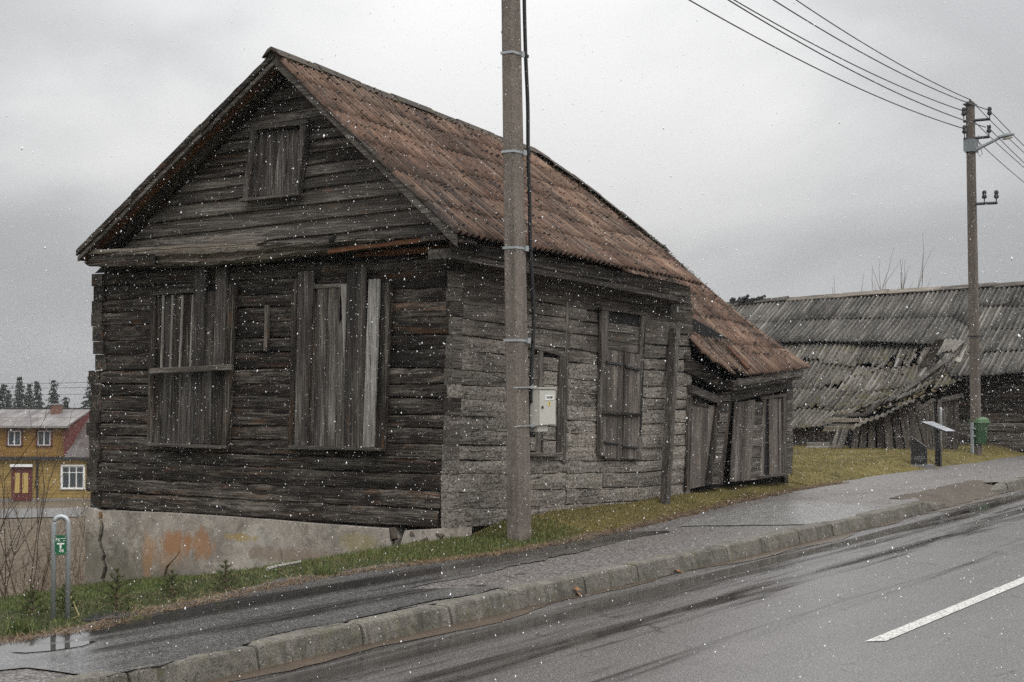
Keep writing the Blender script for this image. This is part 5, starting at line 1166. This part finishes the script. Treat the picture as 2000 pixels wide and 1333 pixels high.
# ------------------------------------------------------------------ vegetation, air and snow
rng = np.random.default_rng(5)
def grassmat(name, stops):
    n = NT(name, .8, .2); g = n.n('ShaderNodeNewGeometry').outputs['Random Per Island']
    return n.done(n.ramp(g, stops))
M['grass_g'] = grassmat('green_grass', [(0, (.03, .042, .013)), (.4, (.062, .088, .023)), (.75, (.10, .125, .038)), (1, (.2, .18, .085))])
M['grass_m'] = grassmat('mossy_grass', [(0, (.065, .058, .018)), (.4, (.135, .115, .036)), (.75, (.20, .162, .062)), (1, (.31, .245, .135))])
M['grass_d'] = grassmat('dry_grass', [(0, (.055, .033, .02)), (.4, (.12, .075, .045)), (.75, (.20, .14, .085)), (1, (.32, .25, .16))])
HOUSE = lambda X, Y: ((X > FX-.02) & (X < 22.62) & (Y > SY-.02)) | ((X > 12.9) & (X <= FX+.1) & (Y > 13.95) & False)
def blades(name, X, Y, mat, h, w, flat=0.):
    ok = ~HOUSE(X, Y) & (Y > edge(X)-.12+.05*np.sin(X*5)+.03*np.sin(X*17)); X, Y = X[ok], Y[ok]; n = len(X); Z = np.maximum(GZ(X, Y)-.004, np.where(Y < edge(X)+.12, .138, -9))
    a = rng.uniform(0, 2*math.pi, n); hh = rng.uniform(h[0], h[1], n)*(.6+.8*rng.random(n)**2); ww = rng.uniform(*w, n)
    ln = rng.normal(0, .45+flat, (n, 2))*hh[:, None]; dz = hh*(1-flat*.75)
    B = np.stack([X, Y, Z], 1); u = np.stack([np.cos(a)*ww, np.sin(a)*ww, np.zeros(n)], 1)
    mid = B+np.stack([ln[:, 0]*.35, ln[:, 1]*.35, dz*.6], 1); tip = B+np.stack([ln[:, 0], ln[:, 1], dz], 1)
    v = np.stack([B-u, B+u, mid+u*.7, tip, mid-u*.7], 1).reshape(-1, 3); i = np.arange(n)[:, None]*5
    f = np.concatenate([i+np.array([[0, 1, 2]]), i+np.array([[0, 2, 4]]), i+np.array([[4, 2, 3]])], 0)
    return arr(name, v, f, mat, 'stuff')
def tri(n, a, b): return rng.uniform(a, b, n)
# green bank at the corner
X = tri(75000, 3.5, 13.3); Y = edge(X)+.25+rng.random(75000)**1.15*9; Y = np.where(Y > 16.2, 16.2, Y)
keep = (rng.random(75000) < np.clip(1.2-(Y-15)*.8, 0, 1)); blades('grass', X[keep], Y[keep], M['grass_g'], (.02, .055), (.0018, .0034))
# short mossy turf along the street wall and towards the barn
X = rng.uniform(11.4, 23, 60000); Y = edge(X)+.12+rng.random(60000)*1.45; blades('grass', X, Y, M['grass_m'], (.010, .028), (.002, .004))
X = rng.uniform(22.6, 37, 60000); Y = edge(X)+.1+rng.random(60000)*6.5; blades('grass', X, Y, M['grass_m'], (.014, .035), (.003, .006))
X = rng.uniform(11.5, 14.5, 9000); Y = edge(X)+.2+rng.random(9000)*1.0; blades('grass', X, Y, M['grass_g'], (.02, .05), (.002, .004))
X = rng.normal(13.45, .3, 1200); Y = rng.normal(8.3, .25, 1200); blades('grass', X, Y, M['grass_g'], (.03, .07), (.002, .004))
# straw along the pavement edge
X = rng.uniform(4, 24, 34000); Y = edge(X)-.10+np.abs(rng.normal(0, .16, 34000)); blades('dry_grass', X, Y, M['grass_d'], (.02, .065), (.0015, .0035), .75)
X = rng.uniform(5, 12.5, 6000); Y = edge(X)+rng.random(6000)*1.0; blades('dry_grass', X, Y, M['grass_d'], (.02, .06), (.0015, .003), .6)
X = rng.uniform(13.2, 14.3, 2500); Y = rng.uniform(8.5, 9.15, 2500); blades('dry_grass', X, Y, M['grass_d'], (.01, .03), (.002, .004), .5)
M['straw'] = plain('yellowed_straw', (.26, .22, .09), .8, 0, .2)
# bits of litter, needles and wet leaves where the straw meets the asphalt
def tuft(x, y, lab, n=220, h=(.06, .13)):
    p = gpt(x, y); X = rng.normal(p.x, .05, n); Y = rng.normal(p.y, .05, n); Z = GZ(X, Y); a = rng.uniform(0, 6.28, n); hh = rng.uniform(*h, n); d = rng.normal(0, .5, (n, 2))*hh[:, None]
    B = np.stack([X, Y, Z], 1); u = np.stack([np.cos(a), np.sin(a), 0*a], 1)*.003; T = B+np.stack([d[:, 0], d[:, 1], hh], 1); v = np.stack([B-u, B+u, T], 1).reshape(-1, 3)
    tag(arr('grass_tuft', v, np.arange(n*3).reshape(-1, 3), M['grass_g']), lab, 'grass tuft', 'grass tufts in the verge')
tuft(636, 1128, 'dark green grass tuft right of the pale stick'); tuft(40, 1238, 'ragged grass tuft at the edge of the puddle'); tuft(270, 1218, 'small grass tuft in front of the manhole cover', 170, (.03, .07))
mb = MB(); p = gpt(150, 1212); q = V(0, 0, .0); a = gpt(136, 1188); mb.tube([gpt(140, 1212)+V(0, 0, .01), p+V(.02, 0, .03), a+V(0, 0, .1)], .004, 4); tag(obj('straw', mb, M['straw']), 'bent yellow straw leaning beside the marker post', 'straw')
mb = MB(); p = gpt(1023, 1052); rg = []
for t in range(5): rr = .045*math.sin(math.pi*(t+.5)/5); rg.append([p+V(math.cos(k)*rr*R.uniform(.8, 1.2), math.sin(k)*rr, -.01+.016*t) for k in np.linspace(0, 6.28, 8)[:-1]])
mb.loft(rg); tag(obj('stone', mb, M['kerb']), 'pale round stone at the foot of the near pole', 'stone')
# spruce saplings
M['spruce'] = grassmat('spruce_needles', [(0, (.022, .036, .012)), (.5, (.05, .066, .018)), (1, (.085, .095, .026))])
M['spruce_far'] = grassmat('dark_spruce', [(0, (.012, .018, .014)), (.5, (.022, .032, .024)), (1, (.04, .05, .038))])
def needles(segs, n, L, w):                  # needles along line segments
    vs = []
    for a, b in segs:
        d = (b-a); k = max(2, int(n*d.length)); 
        for _ in range(k):
            p = a.lerp(b, R.random()); o = V(R.gauss(0, 1), R.gauss(0, 1), R.gauss(0, 1)+.3).normalized(); t = p+(o+d.normalized()*.7).normalized()*L; u = o.cross(d).normalized()*w
            vs += [p-u, p+u, t]
    return vs
def sapling(x, y, h, lab):
    h *= .78
    p = gpt(x, y); r = thing('spruce_sapling', lab, 'sapling', p, 'spruce saplings on the bank'); segs = []; mb = MB(); mb.tube([p+V(0, 0, -.03), p+V(.005, 0, h*.5), p+V(0, 0, h)], .008, 5, .003)
    segs.append((p+V(0, 0, h*.45), p+V(0, 0, h)))
    for lay, (z, l, up) in enumerate(((.12, .8, .35), (.30, .75, .5), (.52, .55, .65), (.75, .36, .8), (.97, .14, 1.3))):
        for k in range(5):
            a = k*1.257+lay+R.uniform(-.2, .2); d = V(math.cos(a), math.sin(a), up).normalized(); b = p+V(0, 0, h*z); e = b+d*h*l*.75; mb.tube([b, e], .004, 4, .002); segs.append((b.lerp(e, .2), e))
            for s_ in (-1, 1): c = b.lerp(e, .5); d2 = (d+V(-d.y, d.x, 0)*s_*.8).normalized(); segs.append((c, c+d2*h*l*.28))
    obj('stem', mb, M['twig'], r); vs = needles(segs, 330, .024, .0021); arr('needles', [tuple(q) for q in vs], np.arange(len(vs)).reshape(-1, 3), M['spruce'], None, r)
sapling(228, 1192, .34, 'largest spruce sapling, behind the manhole cover'); sapling(336, 1168, .24, 'spruce sapling under the diagonal foundation crack'); sapling(440, 1154, .27, 'yellowish spruce sapling right of the rust stains'); sapling(62, 1210, .27, 'spruce sapling left of the marker post'); sapling(128, 1196, .22, 'low spruce sapling between the legs of the marker post')
# bare shrubs on the slope to the valley
def shrub(x, y, zz, H, n, lab, pale=False, wd=.5):
    q = EYE+ray(x, y)*zz; b = V(q.x, q.y, float(GZ(q.x, q.y))-.05); top = (EYE+ray(x, y-1)*zz).z; mb = MB(); r = thing('bare_shrub', lab, 'shrub', b, 'leafless shrubs on the slope')
    for i in range(n): twig(mb, b+V(R.gauss(0, wd*.4), R.gauss(0, wd*.4), 0), (R.gauss(0, .22), R.gauss(0, .22), 1), H*R.uniform(.6, 1), .0075*H/1.3, 0, 2, 3, .42, .1)
    obj('stems', mb, M['twig_l' if pale else 'twig'], r)
shrub(20, 1140, 20.5, 2.1, 9, 'tallest leafless shrub at the left edge', False); shrub(45, 1138, 21.5, 1.5, 9, 'leafless shrub behind the green plate of the marker post', True)
shrub(88, 1135, 22.5, 1.15, 10, 'low twiggy shrub seen left of the marker hoop'); shrub(128, 1132, 23.5, 1.2, 11, 'pale tangled shrub seen through the marker hoop', True); shrub(155, 1130, 24.5, 1.6, 10, 'brown shrub against the corner of the foundation'); shrub(175, 1125, 27, 2.0, 8, 'shrub reaching up beside the broken log corner', True); shrub(-40, 1140, 21, 1.7, 9, 'shrub mostly outside the frame beside the tallest one')
mb = MB()
for _ in range(1300):
    x, zz = R.uniform(-60, 190), R.uniform(20.5, 29); q = EYE+ray(x, 1000)*zz; b = V(q.x, q.y, float(GZ(q.x, q.y))-.02); d = V(R.gauss(0, .55), R.gauss(0, .55), 1).normalized(); L = R.uniform(.15, .5)
    m1 = b+d*L*.6; mb.tube([b, m1, m1+(d+V(R.gauss(0, .5), R.gauss(0, .5), -.2))*L*.4], .005, 3, .002, cap=False)
o = obj('brush', mb, M['twig'], kind='stuff')
X = rng.uniform(12, 30, 9000); Y = rng.uniform(15.6, 28, 9000); k = (X < .93*Y+1); blades('dry_grass', X[k], Y[k], M['grass_d'], (.05, .2), (.003, .006), .3)
# weed stalk on the street wall
mb = MB(); a = hy(1303, 952, SY-.08); twig(mb, a, (-.12, 0, 1), 1.15, .008, 2, 2); mb.tube([a, hy(1297, 905, SY-.06), hy(1291, 872, SY-.06), hy(1285, 848, SY-.05)], .007, 4, .003); tag(obj('dead_stalk', mb, M['twig']), 'thin dead stalk leaning on the street wall beside the prop', 'stalk')
# spruces behind the yellow house
def spruce(x, ytop, zz, rad, lab, dens=1.):
    tp = EYE+ray(x, ytop)*zz; b = V(tp.x, tp.y, float(GZ(tp.x, tp.y))); H = tp.z-b.z; r = thing('spruce_tree', lab, 'tree', b, 'spruce trees behind the yellow house'); mb = MB(); mb.tube([b, b+V(0, 0, H)], .16, 6, .02); obj('trunk', mb, M['twig'], r); vs = []
    lay = int(H/.36)
    for L_ in range(lay):
        t = (L_+.3)/lay; z = H*(1-t); rr = rad*1.45*(t**.95)*R.uniform(.68, 1.12); nb = int(6+8*t)
        for k in range(nb):
            if R.random() < .12: continue
            a = R.uniform(0, 6.28); d = V(math.cos(a), math.sin(a), 0); l = rr*R.uniform(.7, 1.1); s0 = b+V(0, 0, z); e = s0+d*l+V(0, 0, -l*.32+.12*l)
            w = V(-d.y, d.x, 0)
            for q in range(int(7*dens)+3):
                f = (q+R.random())/(int(7*dens)+3); c = s0.lerp(e, f)+V(0, 0, .15*math.sin(f*3)); sz = (.17+.34*l/2.4*(1-.5*f))*R.uniform(.6, 1.3); sd = w*R.choice((-1, 1)); u = (sd*.5+d*1.0+V(0, 0, R.uniform(-.45, .0))).normalized()*sz*1.25; v_ = V(0, 0, -1)*sz*.3+d*.1*sz
                vs += [c-v_*.3, c+u, c+v_]
                if R.random() < .6: c2 = c+V(R.gauss(0, .15), R.gauss(0, .15), R.uniform(-.25, .05)); vs += [c2+V(0, 0, .12), c2+u*.7+V(0, 0, -.1), c2+w*sz*.6-V(0, 0, sz*.5)]
    arr('crown', [tuple(q) for q in vs], np.arange(len(vs)).reshape(-1, 3), M['spruce_far'], None, r)
spruce(38, 738, 150, 1.7, 'tall spruce above the left dormer window'); spruce(5, 752, 152, 1.5, 'spruce cut by the left edge of the view'); spruce(17, 764, 165, 1.2, 'shorter spruce between the two leftmost ones'); spruce(58, 752, 158, 1.4, 'spruce just right of the tallest one'); spruce(73, 747, 146, 1.6, 'dense spruce left of the chimney'); spruce(105, 744, 144, 1.5, 'open layered spruce right of the chimney'); spruce(128, 778, 165, 1.2, 'small spruce right of the layered one'); spruce(178, 738, 132, 2.0, 'large spruce cut off by the log house corner'); spruce(-30, 742, 150, 1.7, 'spruce outside the left edge')
def woods(name, z0, ytop, x0, x1, n):
    vs = []
    for _ in range(n):
        x = R.uniform(x0, x1); zz = z0*R.uniform(.95, 1.1); tp = EYE+ray(x, ytop+R.uniform(0, 22)+6*math.sin(x*.05))*zz; g = float(GZ(tp.x, tp.y))-3; h = tp.z-g; w = h*R.uniform(.12, .2)
        for k in range(46):
            t = R.random()**.6; c = V(tp.x, tp.y, tp.z-h*.85*t)+RT*R.gauss(0, w*.45*(t+.08)); s_ = w*.28; u = RT*R.uniform(-s_, s_); v_ = V(0, R.uniform(-s_, s_), R.uniform(-s_, s_)); vs += [c-u, c+u+v_*.4, c+v_+u*.2]
    arr(name, [tuple(q) for q in vs], np.arange(len(vs)).reshape(-1, 3), M['spruce_far'], 'stuff')
woods('far_woods', 420, 782, -400, 420, 170)
for k, (y0, y1) in enumerate(((745, 738), (754, 748), (766, 762))):
    zz = 118; a = EYE+ray(-150, y0+2)*zz; b = EYE+ray(420, y1-4)*(zz+3); mb = MB(); mb.tube([a.lerp(b, t)-V(0, 0, 1.2*t*(1-t)) for t in np.linspace(0, 1, 12)], .018, 3, cap=False); tag(obj('distant_wire', mb, M['iron']), ['highest thin wire in front of the spruces', 'middle thin wire in front of the spruces', 'lowest thin wire in front of the spruces'][k], 'wire', 'distant wires in the valley')
# haze: snowy air that pales the far trees
hb = MB(); hb.box((120, 60, 3), (1400, 1400, 44)); hm = bpy.data.materials.new('snowy_air'); hm.use_nodes = True; ht = hm.node_tree; ht.nodes.remove(ht.nodes['Principled BSDF']); pv = ht.nodes.new('ShaderNodeVolumePrincipled'); pv.inputs['Color'].default_value = (.93, .95, .97, 1); pv.inputs['Density'].default_value = .00035; pv.inputs['Anisotropy'].default_value = .2
ht.links.new(pv.outputs[0], ht.nodes['Material Output'].inputs['Volume'])
if HAZE: obj('haze', hb, hm, kind='stuff')
# falling snow in the street
N = 170000; P = np.stack([rng.uniform(2, 31, N), rng.uniform(.5, 17, N), rng.uniform(.3, 8.5, N)], 1)
dd = P-np.array(EYE); dep = dd @ np.array(FWD); k = (dep > 4.0) & ~((P[:, 0] > 13.0) & (P[:, 0] < 22.8) & (P[:, 1] > 8.4) & (P[:, 1] < 14.2) & (P[:, 2] < 5.3)); P = P[k]; n = len(P)
r = np.exp(rng.normal(math.log(.0019), .42, n)).clip(.0009, .0038)
O = np.array([(1, 0, 0), (-1, 0, 0), (0, 1, 0), (0, -1, 0), (0, 0, 1), (0, 0, -1)], float)
st = np.stack([rng.uniform(.6, 1.1, n), rng.uniform(.6, 1.1, n), rng.uniform(.8, 1.7, n)], 1); sh = rng.normal(0, .35, (n, 2))
v = P[:, None, :] + O[None]*st[:, None, :]*r[:, None, None]; v[:, :, 0] += O[None, :, 2]*sh[:, 0:1]*r[:, None]; v[:, :, 1] += O[None, :, 2]*sh[:, 1:2]*r[:, None]
T = np.array([(0, 2, 4), (2, 1, 4), (1, 3, 4), (3, 0, 4), (2, 0, 5), (1, 2, 5), (3, 1, 5), (0, 3, 5)])
arr('falling_snow', v.reshape(-1, 3), (np.arange(n)[:, None, None]*6+T[None]).reshape(-1, 3), M['snow'], 'stuff', smooth=True)
